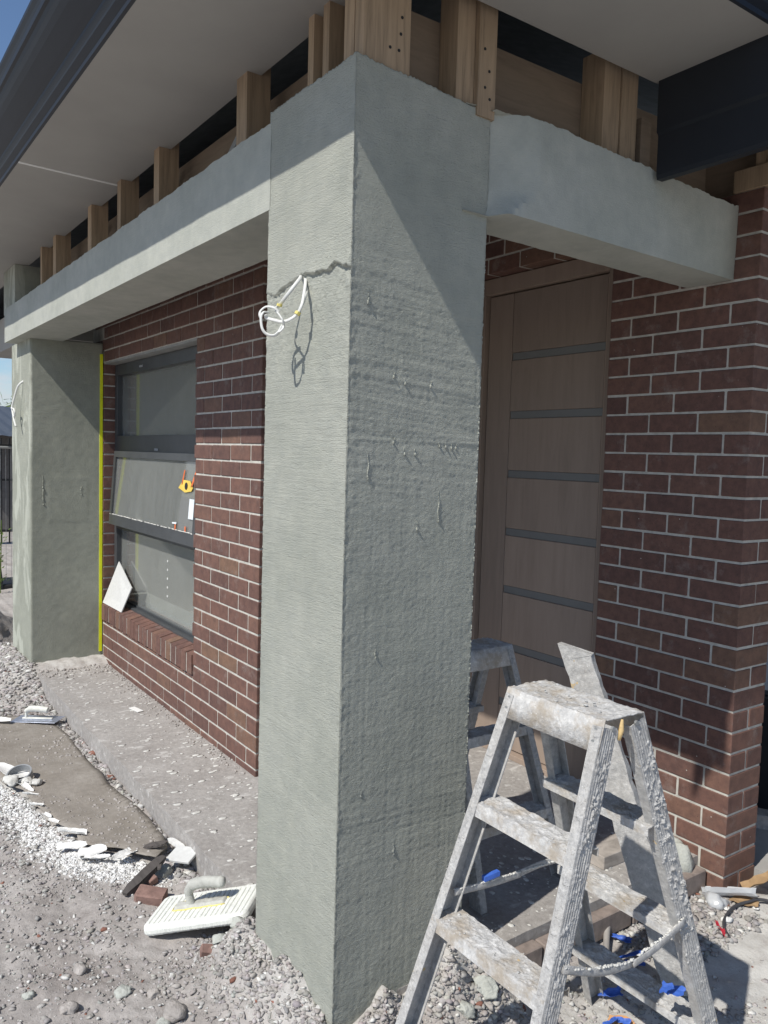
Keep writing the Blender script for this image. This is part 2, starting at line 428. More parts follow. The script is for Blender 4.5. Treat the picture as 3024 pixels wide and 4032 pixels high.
def make_card():
    m, n, l, b = mat('muddy_board')
    co = wpos(n)
    big = noise(n, l, co, 4, 6, 0.65)
    c = ramp(n, l, big, [(0.3, (0.235, 0.21, 0.18)), (0.7, (0.33, 0.302, 0.268))])
    f = noise(n, l, co, 30, 6, 0.75)
    c = mixc(n, l, 1.0, c, ramp(n, l, f, [(0.3, (0.85, 0.85, 0.85)), (0.7, (1.12, 1.12, 1.12))]), 'MULTIPLY')
    s1 = noise(n, l, mapping(n, l, co, (0.6, 1.5, 1)), 12, 6, 0.7, 0.6)
    c = mixc(n, l, ramp(n, l, s1, [(0.60, (0, 0, 0)), (0.70, (0.6, 0.6, 0.6))]), c, (0.44, 0.42, 0.39))
    l.new(c, b.inputs['Base Color']); b.inputs['Roughness'].default_value = 0.92; b.inputs['Specular IOR Level'].default_value = 0.15
    l.new(bump(n, l, s1, 0.006, 0.6), b.inputs['Normal'])
    return m
M['card'] = make_card()
def make_stone():
    m, n, l, b = mat('loose_stone')
    a = attr(n, 'Col'); co = wpos(n)
    f = noise(n, l, co, 90, 4, 0.7)
    c = mixc(n, l, 1.0, a.outputs['Color'], ramp(n, l, f, [(0.3, (0.78, 0.78, 0.78)), (0.7, (1.15, 1.15, 1.15))]), 'MULTIPLY')
    l.new(c, b.inputs['Base Color']); b.inputs['Roughness'].default_value = 0.95; b.inputs['Specular IOR Level'].default_value = 0.15
    l.new(bump(n, l, f, 0.004, 0.6), b.inputs['Normal'])
    return m
M['stone'] = make_stone()
M['rock'] = plain('clay_clod', (0.385, 0.355, 0.33), 0.95, var=0.28, scale=28, spec=0.1, bmp=0.8, bscale=110, bdist=0.006)
M['grey_rock'] = plain('mortar_clod', (0.44, 0.45, 0.41), 0.95, var=0.15, scale=28, spec=0.1, bmp=0.8, bscale=110, bdist=0.006)
def make_glass():
    m, n, l, b = mat('dusty_veiled_glass')
    n.remove(b)
    out = n['Material Output']
    tr = n.new('ShaderNodeBsdfTransparent'); tr.inputs['Color'].default_value = (0.93, 0.95, 0.94, 1)
    gl = n.new('ShaderNodeBsdfGlossy'); gl.inputs['Roughness'].default_value = 0.015
    lw = n.new('ShaderNodeLayerWeight'); lw.inputs['Blend'].default_value = 0.5
    pw = n.new('ShaderNodeMath'); pw.operation = 'POWER'; pw.inputs[1].default_value = 4.0; l.new(lw.outputs['Facing'], pw.inputs[0])
    fr = n.new('ShaderNodeMath'); fr.operation = 'MULTIPLY_ADD'; fr.inputs[1].default_value = 0.9; fr.inputs[2].default_value = 0.05; l.new(pw.outputs['Value'], fr.inputs[0])
    df = n.new('ShaderNodeBsdfDiffuse'); df.inputs['Color'].default_value = (0.52, 0.53, 0.51, 1)  # grey dust layer, boosted to paint in the pale lens veil
    m1 = n.new('ShaderNodeMixShader'); m2 = n.new('ShaderNodeMixShader')
    co = wpos(n)
    d = noise(n, l, mapping(n, l, co, (2.5, 1, 0.8)), 4, 6, 0.7)
    mr = n.new('ShaderNodeMapRange'); mr.inputs['To Min'].default_value = 0.10; mr.inputs['To Max'].default_value = 0.24
    l.new(d, mr.inputs['Value'])
    l.new(fr.outputs['Value'], m1.inputs['Fac']); l.new(tr.outputs['BSDF'], m1.inputs[1]); l.new(gl.outputs['BSDF'], m1.inputs[2])
    l.new(mr.outputs['Result'], m2.inputs['Fac']); l.new(m1.outputs['Shader'], m2.inputs[1]); l.new(df.outputs['BSDF'], m2.inputs[2])
    l.new(m2.outputs['Shader'], out.inputs['Surface'])
    return m
M['glass'] = make_glass()
def make_wrap():
    m, n, l, b = mat('clear_wrap')
    b.inputs['Base Color'].default_value = (0.62, 0.64, 0.66, 1); b.inputs['Roughness'].default_value = 0.22
    b.inputs['Alpha'].default_value = 0.72
    return m
M['wrap'] = make_wrap()

# ------------------------------------------------------------------ key dimensions (metres; the near pillar's front corner is the origin)
YW, XC, ZW = 0.5885, -1.7038, 1.6176      # window wall: face, right corner, a bed joint
YP, XP, ZP = 1.8004, 0.1040, 2.2266       # brick pier beside the door
CH = 0.086
PW, PD = 0.4945, 0.4807                   # near pillar
XL = XC - 2.64                            # left edge of the window opening
SLAB = -0.05

# ------------------------------------------------------------------ ground
def ground_h(x, y):
    x = np.asarray(x, float); y = np.asarray(y, float)
    h = -0.165 - 0.035 * np.clip((x + 0.3) / 0.8, 0, 1)
    h = h + 0.022 * fbm(x * 2.1, y * 2.1, 3, 3) + 0.016 * fbm(x * 9, y * 9, 5, 3)
    h = h + 0.010 * fbm(x * 26, y * 26, 8, 2)
    # rubble banked against the near pillar
    dx = np.maximum(np.maximum(-PW - x, x - 0.0), 0); dy = np.maximum(np.maximum(-y, y - PD), 0)
    d = np.sqrt(dx * dx + dy * dy)
    rough = 1 + 0.7 * fbm(x * 11, y * 11, 21, 3)
    h = h + np.where(y < 0.9, 0.135 * np.exp(-(d / 0.13) ** 2) * rough, 0)
    h = h + 0.07 * np.exp(-(((x - 0.05) / 0.13) ** 2 + ((y - 0.50) / 0.16) ** 2)) * rough
    # dirt heaped at the far pillar's foot
    dx = np.maximum(np.maximum(-5.05 - x, x + 4.35), 0); dy = np.maximum(np.maximum(0.075 - y, y - 0.6), 0)
    d = np.sqrt(dx * dx + dy * dy)
    h = h + 0.15 * np.exp(-(d / 0.30) ** 2)
    h = h + 0.012 * fbm(x * 48, y * 48, 23, 2) * np.exp(-((x + 0.2) ** 2 + (y - 0.1) ** 2) / 0.5)
    far = np.clip((np.hypot(x, y) - 9) / 30, 0, 1)
    return h * (1 - far) - 0.2 * far
def white_mask(x, y):
    w = 0.42 * np.clip((x + 0.02) / 0.3, 0, 1) * np.clip((y - 0.3) / 0.5, 0, 1)
    d = seg_dist(x, y, BAND)
    w = w + 0.75 * np.exp(-(d / 0.095) ** 2)
    dx = np.maximum(np.maximum(-PW - x, x - 0.0), 0); dy = np.maximum(np.maximum(-y, y - PD), 0)
    w = w + 0.30 * np.exp(-((dx * dx + dy * dy) / 0.15 ** 2))
    dx = np.maximum(np.maximum(-5.05 - x, x + 4.35), 0); dy = np.maximum(np.maximum(0.075 - y, y - 0.6), 0)
    w = w + 0.25 * np.exp(-((dx * dx + dy * dy) / 0.6 ** 2))
    return w
BAND = [(-2.75, -0.50), (-2.37, -0.455), (-2.0, -0.41), (-1.70, -0.37), (-1.50, -0.29), (-1.37, -0.15), (-1.27, -0.07)]
def seg_dist(x, y, pts):
    x = np.asarray(x, float); y = np.asarray(y, float); best = np.full(x.shape, 1e9)
    for (ax, ay), (bx, by) in zip(pts[:-1], pts[1:]):
        t = np.clip(((x - ax) * (bx - ax) + (y - ay) * (by - ay)) / ((bx - ax) ** 2 + (by - ay) ** 2), 0, 1)
        best = np.minimum(best, np.hypot(x - ax - t * (bx - ax), y - ay - t * (by - ay)))
    return best
gx = np.concatenate([[-400, -120, -50, -25, -14, -9, -7, -6.3], np.arange(-5.8, -1.6, 0.03), np.arange(-1.6, 1.2, 0.014), [1.25, 1.4, 1.7, 2.2, 3, 5, 9, 20, 60, 400]])
gy = np.concatenate([[-400, -100, -30, -12, -6, -3.5, -2.4, -1.9], np.arange(-1.7, -0.8, 0.04), np.arange(-0.8, 1.3, 0.014), np.arange(1.3, 2.7, 0.03), [2.8, 3.2, 4, 7, 14, 40, 120, 400]])
GX, GY = np.meshgrid(gx, gy, indexing='ij')
GZ = ground_h(GX, GY)
gm = npmesh('ground', np.stack([GX, GY, GZ], -1).reshape(-1, 3), grid_faces(len(gx), len(gy)), True)
at = gm.attributes.new('white', 'FLOAT', 'POINT'); at.data.foreach_set('value', white_mask(GX, GY).astype(np.float32).ravel())
tag(link('ground', gm, M['ground']), kind='structure')
def gz(x, y): return float(ground_h(np.array([x]), np.array([y]))[0])

# porch and path slab (one pour), its ragged edge a little uneven
def slab_poly():
    pts = []
    for x in np.arange(-4.32, -0.02, 0.06): pts.append((x, 0.078 + 0.010 * float(fbm(x * 6, 0.3, 41, 3))))
    for y in np.arange(0.08, 1.82, 0.06): pts.append((-0.015 + 0.008 * float(fbm(y * 6, 1.3, 43, 3)), y))
    pts += [(-0.015, 1.80), (-0.7, 1.80), (-0.7, 2.0), (-1.75, 2.0), (-1.75, 0.62), (-4.32, 0.62)]
    return pts
mb = MB(); mb.prism([(x, y, 0) for x, y in slab_poly()], (0, 0, -0.35), (0, 0, SLAB))
slab = obj('porch_slab', mb, M['slab']); tag(slab, kind='structure')
# edging bricks under the porch's right edge
for i in range(5):
    mb = MB(); mb.cbox(-0.015, 0.035, 0.60 + i * 0.24, 0.60 + i * 0.24 + 0.23, -0.17, -0.085 - 0.004 * (i % 2), 0.004)
    obj('paving_brick', mb, M['dusty_brick'], slab)
mb = MB(); mb.box(-7.0, 6.0, 2.03, 9.0, -0.30, -0.115)
tag(obj('garage_floor', mb, M['int_floor']), kind='structure')

# ------------------------------------------------------------------ brick walls
_bm = {}
def brick_mesh(dx, dy, dz):
    k = (round(dx, 4), round(dy, 4), round(dz, 4))
    if k not in _bm:
        mb = MB(); mb.cbox(-dx / 2, dx / 2, -dy / 2, dy / 2, -dz / 2, dz / 2, 0.003); m = mb.mesh('brick', False); m.materials.append(M['brick']); _bm[k] = m
    return _bm[k]
def put_brick(par, x0, x1, y0, y1, z0, z1, name='brick'):
    o = link(name, brick_mesh(x1 - x0, y1 - y0, z1 - z0), None, par)
    o.location = ((x0 + x1) / 2 + random.uniform(-1, 1) * 0.001, (y0 + y1) / 2 + random.uniform(-1, 1) * 0.0012, (z0 + z1) / 2 + random.uniform(-1, 1) * 0.001)
    o.rotation_euler = (random.uniform(-1, 1) * 0.004, random.uniform(-1, 1) * 0.004, random.uniform(-1, 1) * 0.004)
    return o
HB = 0.0763   # brick height
REC = 0.004   # joint recess
ww = thing('brick_wall', (0, 0, 0), 'red brown brick wall with cream joints around the tall dark window', 'brick wall')
mo = MB()
# mortar cores: strip right of window, below sill, above head, left jamb, return into the porch
mo.box(XC - 0.83 + REC, XC - REC, YW + REC, YW + 0.23, SLAB - 0.03, 2.66)
mo.box(XL - 0.3, XC - 0.83 + REC, YW + REC, YW + 0.23, SLAB - 0.03, 0.262)
mo.box(XL - 0.3, XC - 0.83 + REC, YW + REC, YW + 0.11, 2.2190, 2.66)
mo.box(XL - 0.3, XL - REC, YW + REC, YW + 0.11, 0.262, 2.2190)
mo.box(XC - 0.23, XC - REC, YW + 0.23, 1.98, SLAB - 0.03, 2.66)
obj('mortar', mo, M['mortar'], ww)
for k in range(-12, 20):
    zt = ZW - k * CH - 0.005; zb_ = zt - HB
    if k == 19: zb_ = SLAB - 0.02
    if zt > 2.68: continue
    A = (k % 2 != 0)                       # corner brick is a full stretcher on the front
    xs = []
    if A:
        x = XC
        while x > XL - 0.05: xs.append((x - 0.23, x)); x -= 0.24
    else:
        xs.append((XC - 0.11, XC)); x = XC - 0.12
        while x > XL + 0.15: xs.append((x - 0.23, x)); x -= 0.24
        xs.append((x - 0.11, x))
    low = (k >= 16); high = (zb_ > 2.215)
    for i, (x0, x1) in enumerate(xs):
        if not (low or high):
            if x1 < XC - 0.84: continue
            if x0 < XC - 0.832: x0 = XC - 0.83
        y1 = YW + 0.11
        if i == 0 and not A: y1 = YW + 0.23
        put_brick(ww, x0, x1, YW, y1, zb_, zt)
    # return wall into the porch
    y = YW + (0.12 if A else 0.24)
    for q in range(2):
        put_brick(ww, XC - 0.11, XC, y, y + 0.23, zb_, zt); y += 0.24
    if not (low or high):
        put_brick(ww, XL - (0.11 if A else 0.23), XL, YW, YW + 0.11, zb_, zt)
# the rest of the return wall, deeper in the porch
rwall = thing('brick_wall', (0, 0, 0), 'short brick return wall on the left inside the porch beside the front door', 'brick wall')
mo = MB(); mo.box(XC - 0.10, XC - REC - 0.001, YW + 0.60, 1.90, SLAB - 0.03, 2.66); obj('mortar', mo, M['mortar'], rwall)
for k in range(-12, 20):
    zt = ZW - k * CH - 0.005; zb_ = zt - HB
    if zt > 2.68: continue
    y = YW + (0.12 if k % 2 else 0.24) + 0.48
    while y < 1.78:
        put_brick(rwall, XC - 0.11, XC, y, min(y + 0.23, 1.88), SLAB - 0.02 if k == 19 else zb_, zt); y += 0.24
# thin split course and the brick-on-edge sill
for i in range(8):
    x0 = XL + i * 0.24; x1 = min(x0 + 0.23, XC - 0.84)
    put_brick(ww, x0, x1, YW, YW + 0.11, 0.2475, 0.2625)
sm = MB()
prof = [(0, 0, -0.062), (0, 0.118, -0.052), (0, 0.118, 0.083), (0, 0, 0.055)]
sm.prism([(x, y, z) for x, y, z in prof], (-0.038, 0, 0), (0.038, 0, 0))
sill_mesh = sm.mesh('sill_brick', False); sill_mesh.materials.append(M['brick'])
for i in range(21):
    o = link('sill_brick', sill_mesh, None, ww)
    o.location = (XL + 0.046 + i * 0.0862, YW - 0.010 + random.uniform(-1, 1) * 0.002, 0.336 + random.uniform(-1, 1) * 0.002)
    o.rotation_euler = (random.uniform(-1, 1) * 0.01, 0, random.uniform(-1, 1) * 0.01)
sm = MB(); sm.prism([(0, -0.0070, -0.060), (0, 0.108, -0.052), (0, 0.108, 0.0770), (0, -0.0070, 0.0500)], (XL + 0.006, YW, 0.336), (XC - 0.835, YW, 0.336))
obj('sill_mortar', sm, M['mortar'], ww)
sm = MB(); sm.box(XL - 0.02, XC - 0.81, YW + 0.004, YW + 0.10, 2.205, 2.2185)
obj('steel_lintel', sm, plain('galv_lintel', (0.30, 0.30, 0.29), 0.6, var=0.2), ww)

pw = thing('brick_wall', (0, 0, 0), 'dark brick pier with pale joints to the right of the front door', 'brick wall')
mo = MB()
mo.box(XP - 0.71 + REC, XP - REC, YP + REC, YP + 0.23 - REC, -0.30, 2.652)
obj('mortar', mo, M['mortar'], pw)
for k in range(-5, 29):
    zt = ZP - k * CH - 0.005; zb_ = zt - HB
    if k % 2 == 0:
        put_brick(pw, XP - 0.11, XP, YP, YP + 0.23, zb_, zt)
        for a in (0.12, 0.36): put_brick(pw, XP - a - 0.23, XP - a, YP, YP + 0.11, zb_, zt)
        put_brick(pw, XP - 0.71, XP - 0.60, YP, YP + 0.23, zb_, zt)
    else:
        put_brick(pw, XP - 0.23, XP, YP, YP + 0.11, zb_, zt)
        put_brick(pw, XP - 0.23, XP, YP + 0.12, YP + 0.23, zb_, zt)
        put_brick(pw, XP - 0.47, XP - 0.24, YP, YP + 0.11, zb_, zt)
        put_brick(pw, XP - 0.71, XP - 0.48, YP, YP + 0.11, zb_, zt)
# brickwork over the door
dw = thing('brick_wall', (0, 0, 0), 'few brick courses above the front door head in deep shade', 'brick wall')
mo = MB(); mo.box(XC, XP - 0.71, YP + REC, YP + 0.11, 2.5756, 2.92); obj('mortar', mo, M['mortar'], dw)
for k in range(-8, -4):
    zt = ZP - k * CH - 0.005 ; zb_ = zt - HB
    x = XP - 0.72 - (0.12 if k % 2 else 0)
    if k % 2: put_brick(dw, XP - 0.83, XP - 0.72, YP, YP + 0.11, zb_, zt)
    while x > XC + 0.24: put_brick(dw, x - 0.23, x, YP, YP + 0.11, zb_, zt); x -= 0.24

# ------------------------------------------------------------------ rendered pillars and beams
def perimeter(corners, steps):
    pts = []; nor = []; sid = []
    n = len(corners)
    for i in range(n):
        a = np.array(corners[i], float); b = np.array(corners[(i + 1) % n], float)
        L = np.linalg.norm(b - a); k = max(1, int(round(L / steps[i]))); d = (b - a) / L
        nn = np.array([d[1], -d[0]])
        for j in range(k):
            pts.append(a + (b - a) * j / k); nor.append(nn if j else None); sid.append((i, j * L / k, L))
    for q in range(len(pts)):
        if nor[q] is None:
            i = sid[q][0]
            def nrm(i):
                a = np.array(corners[i % n], float); b = np.array(corners[(i + 1) % n], float); d = (b - a) / np.linalg.norm(b - a); return np.array([d[1], -d[0]])
            nor[q] = (nrm(i) + nrm(i - 1)) * 0.5
    return np.array(pts), np.array(nor), sid
def rendered_column(name, corners, steps, z0, z1, dz, disp, topfn):
    P, N, sid = perimeter(corners, steps)
    zs = np.linspace(z0, z1, int((z1 - z0) / dz))
    m, k = len(P), len(zs)
    side = np.array([s[0] for s in sid]); t = np.array([s[1] for s in sid]); L = np.array([s[2] for s in sid])
    ZZ = np.tile(zs, (m, 1)); T = np.tile(t[:, None], (1, k)); SD = np.tile(side[:, None], (1, k)); LL = np.tile(L[:, None], (1, k))
    top = topfn(SD, T)
    ZZ = z0 + (ZZ - z0) * ((top - z0) / (z1 - z0))
    D = disp(SD, T, ZZ, LL)
    X = P[:, 0][:, None] + N[:, 0][:, None] * D; Y = P[:, 1][:, None] + N[:, 1][:, None] * D
    vs = np.stack([X, Y, ZZ], -1).reshape(-1, 3)
    fs = grid_faces(m, k, True)
    me = npmesh(name, vs, fs, True)
    import bmesh
    bm = bmesh.new(); bm.from_mesh(me); bm.verts.ensure_lookup_table()
    c = bm.verts.new((float(P[:, 0].mean()), float(P[:, 1].mean()), z1 - 0.01))
    bm.verts.ensure_lookup_table()
    for i in range(m):
        f = bm.faces.new((bm.verts[i * k + k - 1], bm.verts[((i + 1) % m) * k + k - 1], c)); f.smooth = False
    bmesh.ops.recalc_face_normals(bm, faces=bm.faces); bm.to_mesh(me); bm.free()
    return me
def pillar_disp(SD, T, Z, L):
    # side 0 = right face (+X), side 1 = back, side 2 = left, side 3 = front
    u = T + SD * 3.7
    g = 0.0011 * fbm(u * 95, Z * 150, 51, 2, 0.6) + 0.0014 * np.clip(fbm(u * 60, Z * 80, 54, 2) - 0.33, 0, 1)
    sm = np.clip(fbm(u * 2, Z * 2.6, 59, 2) * 1.2 + 0.05, 0, 1) + 1.1 * np.exp(-((Z - 1.78) / 0.22) ** 2) + 0.9 * np.exp(-((Z - 0.52) / 0.08) ** 2) + 0.6 * np.exp(-((Z - 2.12) / 0.12) ** 2)
    st = 0.0018 * fbm(u * 1.4, (Z + 0.08 * u) * 42, 57, 4, 0.65) * (0.3 + sm)
    vt = 0.0006 * fbm(u * 90, Z * 2.2, 63, 2)
    big = 0.003 * fbm(u * 4, Z * 2.5, 61, 2)
    right = (SD == 0)
    smooth_top = np.clip((2.32 - Z - (0.25 * T)) / 0.25, 0.12, 1)
    d = np.where(right, g * 0.85 + st * 0.7 + vt, g * 0.9 + st * 0.3) * smooth_top + big
    d = d + np.where(right & (np.abs(Z - 1.625) < 0.004), 0.0008, 0)
    # gritty strip down the front left edge of the right face
    edge = np.exp(-(np.minimum(T, L - T) / 0.022) ** 2)
    d = d + edge * 0.0030 * np.clip(fbm(u * 60, Z * 60, 66, 3), -0.1, 1)
    # ragged lift in the render across the front face, at the cables
    x = -PW + T
    zl = np.interp(x, [-0.5, -0.43, -0.37, -0.31, -0.26, -0.20, -0.11, -0.075, -0.05, -0.0], [2.088, 2.072, 2.090, 2.098, 2.108, 2.103, 2.098, 2.112, 2.104, 2.086])
    zl = zl + 0.006 * fbm(x * 60, 0.2, 71, 3)
    amt = np.interp(x, [-0.5, -0.40, -0.30, -0.2, 0.0], [0.003, 0.006, 0.005, 0.009, 0.010])
    lip = np.where(Z > zl, amt * np.exp(-((Z - zl) / 0.030)), 0.0)
    pit = np.where(Z <= zl, -0.0018 * np.exp(-((zl - Z) / 0.2)) * (1 + 1.5 * np.clip(fbm(x * 60, Z * 60, 73, 3), 0, 1)), 0)
    smear = np.exp(-((x + 0.105) / 0.035) ** 2) + np.exp(-((x + 0.27) / 0.045) ** 2)
    rough = np.where((Z <= zl) & (Z > 1.80), 0.006 * fbm(x * 75, Z * 75, 75, 2) * np.exp(-((zl - Z) / 0.2)) * np.clip(1 - smear, 0, 1), 0)
    d = d + np.where(SD == 3, lip + pit + rough, 0)
    d = d + np.where((SD == 0) & (T == 0), 0.0028, 0)
    return d
def pillar_top(SD, T):
    u = T + SD * 3.7
    return 2.645 - np.where(SD == 0, 0.018 * (T / 0.48), 0.0) + 0.006 * fbm(u * 14, 0.7, 77, 4) + 0.006 * fbm(u * 150, 0.1, 78, 2)
pil = thing('rendered_pillar', (0, 0, 0), 'near square pillar freshly coated in grey render with white cables out of it', 'pillar')
pme = rendered_column('pillar_body', [(0, 0), (-0.028, PD + 0.025), (-PW, PD), (-PW, 0)], [0.0042, 0.03, 0.03, 0.0042], -0.30, 2.645, 0.0042, pillar_disp, pillar_top)  # back corner pulled in so the right face takes less sun
link('render_coat', pme, M['render'], pil)
def ico(n=1):
    t = (1 + 5 ** 0.5) / 2
    v = np.array([(-1, t, 0), (1, t, 0), (-1, -t, 0), (1, -t, 0), (0, -1, t), (0, 1, t), (0, -1, -t), (0, 1, -t), (t, 0, -1), (t, 0, 1), (-t, 0, -1), (-t, 0, 1)], float)
    v /= np.linalg.norm(v[0])
    f = [(0, 11, 5), (0, 5, 1), (0, 1, 7), (0, 7, 10), (0, 10, 11), (1, 5, 9), (5, 11, 4), (11, 10, 2), (10, 7, 6), (7, 1, 8), (3, 9, 4), (3, 4, 2), (3, 2, 6), (3, 6, 8), (3, 8, 9), (4, 9, 5), (2, 4, 11), (6, 2, 10), (8, 6, 7), (9, 8, 1)]
    f = [tuple(x) for x in f]
    for _ in range(n):
        vv = list(map(tuple, v)); cache = {}; nf = []
        def mid(a, b):
            k = (min(a, b), max(a, b))
            if k not in cache:
                p = (np.array(vv[a]) + np.array(vv[b])) / 2; p /= np.linalg.norm(p); cache[k] = len(vv); vv.append(tuple(p))
            return cache[k]
        for a, b, c in f:
            ab, bc, ca = mid(a, b), mid(b, c), mid(c, a); nf += [(a, ab, ca), (b, bc, ab), (c, ca, bc), (ab, bc, ca)]
        v = np.array(vv); f = nf
    return v, np.array(f)
IV, IF = ico(0); IV1, IF1 = ico(1); IV2, IF2 = ico(2); IV3, IF3 = ico(3)
# trowel drips standing proud on the right face
def blob_mesh(name, items, V0=None, F0=None, smooth=True):
    V0 = IV1 if V0 is None else V0; F0 = IF1 if F0 is None else F0
    vs = []; fs = []
    for q, (c, s, R) in enumerate(items):
        p = V0 * (1 + 0.25 * rng.standard_normal((len(V0), 1)) * 0.6) * np.array(s)
        if R is not None: p = p @ np.array(R).T
        vs.append(p + np.array(c)); fs.append(F0 + q * len(V0))
    return npmesh(name, np.concatenate(vs), np.concatenate(fs), smooth)
drips = []
def drip(y, z, h, w=0.004):
    for j in range(max(2, int(h / 0.006))):
        t = j / max(1, int(h / 0.006) - 1)
        drips.append(((-0.055 * y, y + 0.002 * math.sin(9 * t + y * 50), z - h * t), (0.0015 + 0.0035 * t, w * (0.25 + 0.35 * t), 0.007), None))
for y, z, h in [(0.345, 1.475, 0.085), (0.262, 1.385, 0.018), (0.205, 1.60, 0.012), (0.165, 1.63, 0.012), (0.245, 1.60, 0.012), (0.075, 1.585, 0.07), (0.34, 1.622, 0.008), (0.365, 1.622, 0.008), (0.39, 1.62, 0.010), (0.41, 1.62, 0.010),
                (0.06, 2.02, 0.02), (0.16, 1.815, 0.010), (0.20, 1.80, 0.01), (0.30, 1.80, 0.012), (0.12, 1.02, 0.02), (0.21, 0.42, 0.03), (0.08, 0.62, 0.02)]:
    drip(y, z, h)
for q in range(190):   # crumbs along the far arris
    z = rng.uniform(0.1, 2.2); drips.append(((-0.028, PD + 0.023, z), (0.0015 + 0.002 * rng.random(), 0.0015 + 0.003 * rng.random() ** 2, 0.002 + 0.007 * rng.random() ** 2), None))
for q in range(150):
    z = rng.uniform(0.1, 2.35); drips.append(((-PW + 0.001, 0.001, z), (0.0015 + 0.003 * rng.random() ** 2, 0.002, 0.002 + 0.006 * rng.random() ** 2), None))
o = link('trowel_drip', blob_mesh('trowel_drip', drips, IV, IF), M['render'], pil); tag(o, kind='stuff')

# far pillar
def far_disp(SD, T, Z, L):
    u = T + SD * 2.9
    d = 0.0016 * fbm(u * 40, Z * 40, 81, 3) + 0.003 * fbm(u * 4, Z * 3, 82, 2)
    d = d + np.where((SD == 0) & (T > 0.12) & (T < 0.40) & (Z > 1.02) & (Z < 1.36), 0.0015, 0)
    return d
fp = thing('rendered_pillar', (0, 0, 0), 'far pillar of dry patchy grey render at the left end of the beam', 'pillar')
fme = rendered_column('far_body', [(-4.352, 0.075), (-4.352, 0.584), (-5.02, 0.584), (-5.02, 0.075)], [0.014, 0.05, 0.05, 0.014], -0.30, 2.36, 0.014, far_disp, lambda SD, T: 2.36 + 0 * T)
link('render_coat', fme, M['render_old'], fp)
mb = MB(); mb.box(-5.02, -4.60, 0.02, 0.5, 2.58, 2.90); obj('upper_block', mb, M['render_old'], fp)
fdr = []
for y, z, h in [(0.16, 1.36, 0.22), (0.43, 1.28, 0.10)]:
    for j in range(int(h / 0.009)):
        k_ = rng.random() ** 2
        fdr.append(((-4.352, y + 0.008 * float(vnoise(j * 0.35, y * 9, 5)), z - j * 0.009), (0.002 + 0.006 * k_, 0.0025 + 0.006 * k_, 0.008), None))
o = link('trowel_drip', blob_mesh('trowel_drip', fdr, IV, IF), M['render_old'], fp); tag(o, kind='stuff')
mb = MB(); mb.box(-4.3525, -4.3475, 0.562, 0.5835, 0.02, 2.28)
tag(obj('masking_tape', mb, M['tape']), 'yellow masking tape strip down the corner of far pillar and wall', 'tape')

# beams
def beam_mesh(name, sec_a, sec_b, n, seed, amp=0.0012, ease=None):
    # quads sections (4 corners: outer-bottom, outer-top, inner-top, inner-bottom) joined lengthwise; faces subdivided
    ks = [14, 10, 10, 10]
    ring_a = []; ring_b = []; nor = []
    A = [np.array(p, float) for p in sec_a]; B = [np.array(p, float) for p in sec_b]
    cA = sum(A) / 4
    typ = []
    for i in range(4):
        for j in range(ks[i]):
            t = j / ks[i]; ring_a.append(A[i] + (A[(i + 1) % 4] - A[i]) * t); ring_b.append(B[i] + (B[(i + 1) % 4] - B[i]) * t); typ.append((i, t))
    ring_a = np.array(ring_a); ring_b = np.array(ring_b)
    m = len(ring_a)
    ts = np.linspace(0, 1, n)
    P = ring_a[:, None, :] + (ring_b - ring_a)[:, None, :] * ts[None, :, None]
    L = np.linalg.norm(ring_b[0] - ring_a[0])
    out = (P - (cA + (sum(B) / 4 - cA) * ts[None, :, None])); out[..., :] /= np.linalg.norm(out, axis=-1, keepdims=True)
    s = np.array([i + t for i, t in typ])[:, None] * 0.3 + 0 * ts[None, :]
    d = amp * fbm(s * 40, ts[None, :] * L * 40 + 0 * s, seed, 3) + 0.003 * fbm(s * 5, ts[None, :] * L * 4 + 0 * s, seed + 3, 2)
    P = P + out * d[..., None]
    i_arr = np.array([i for i, t in typ]); t_arr = np.array([t for i, t in typ])
    topm = ((i_arr == 1) | ((i_arr == 0) & (t_arr > 0.92)) | ((i_arr == 2) & (t_arr < 0.05)))
    rag = 0.007 * fbm(ts * L * 9, 0.4 + 0 * ts, seed + 7, 4) + 0.005 * fbm(ts * L * 75, 0.9 + 0 * ts, seed + 8, 2)
    P[topm, :, 2] += rag[None, :]
    if ease is not None: P = ease(P)
    vs = P.reshape(-1, 3); fs = grid_faces(m, n, True)
    me = npmesh(name, vs, fs, True)
    import bmesh
    bm = bmesh.new(); bm.from_mesh(me); bm.verts.ensure_lookup_table()
    for e in (0, n - 1):
        try: bm.faces.new([bm.verts[i * n + e] for i in range(m)])
        except ValueError: pass
    bmesh.ops.recalc_face_normals(bm, faces=bm.faces); bm.to_mesh(me); bm.free()
    return me
def split(me):
    import bmesh
    bm = bmesh.new(); bm.from_mesh(me)
    for e in bm.edges:
        if len(e.link_faces) == 2 and e.calc_face_angle() > 0.6: e.smooth = False
    bm.to_mesh(me); bm.free(); return me
lb = beam_mesh('left_beam', [(-0.485, -0.001, 2.347), (-0.485, -0.001, 2.615), (-0.485, 0.292, 2.615), (-0.485, 0.292, 2.347)],
               [(-4.80, -0.014, 2.347), (-4.80, -0.014, 2.590), (-4.80, 0.300, 2.590), (-4.80, 0.300, 2.347)], 260, 91)
tag(link('rendered_beam', split(lb), M['render_smooth']), 'long grey rendered beam from the near pillar to the far pillar, half sunlit', 'beam')
def ease_in(P):
    y = P[..., 1]; z = P[..., 2]
    w = np.clip((y - 0.490 - 0.012 * fbm(z * 30, y * 3, 201, 3)) / (0.045 + 0.13 * np.clip((z - 2.325) / 0.07, 0, 1)), 0, 1); w = w * w * (3 - 2 * w)
    x = P[..., 0]; P[..., 0] = np.where(x > 0.0, x * w + (1 - w) * -0.034, x); return P
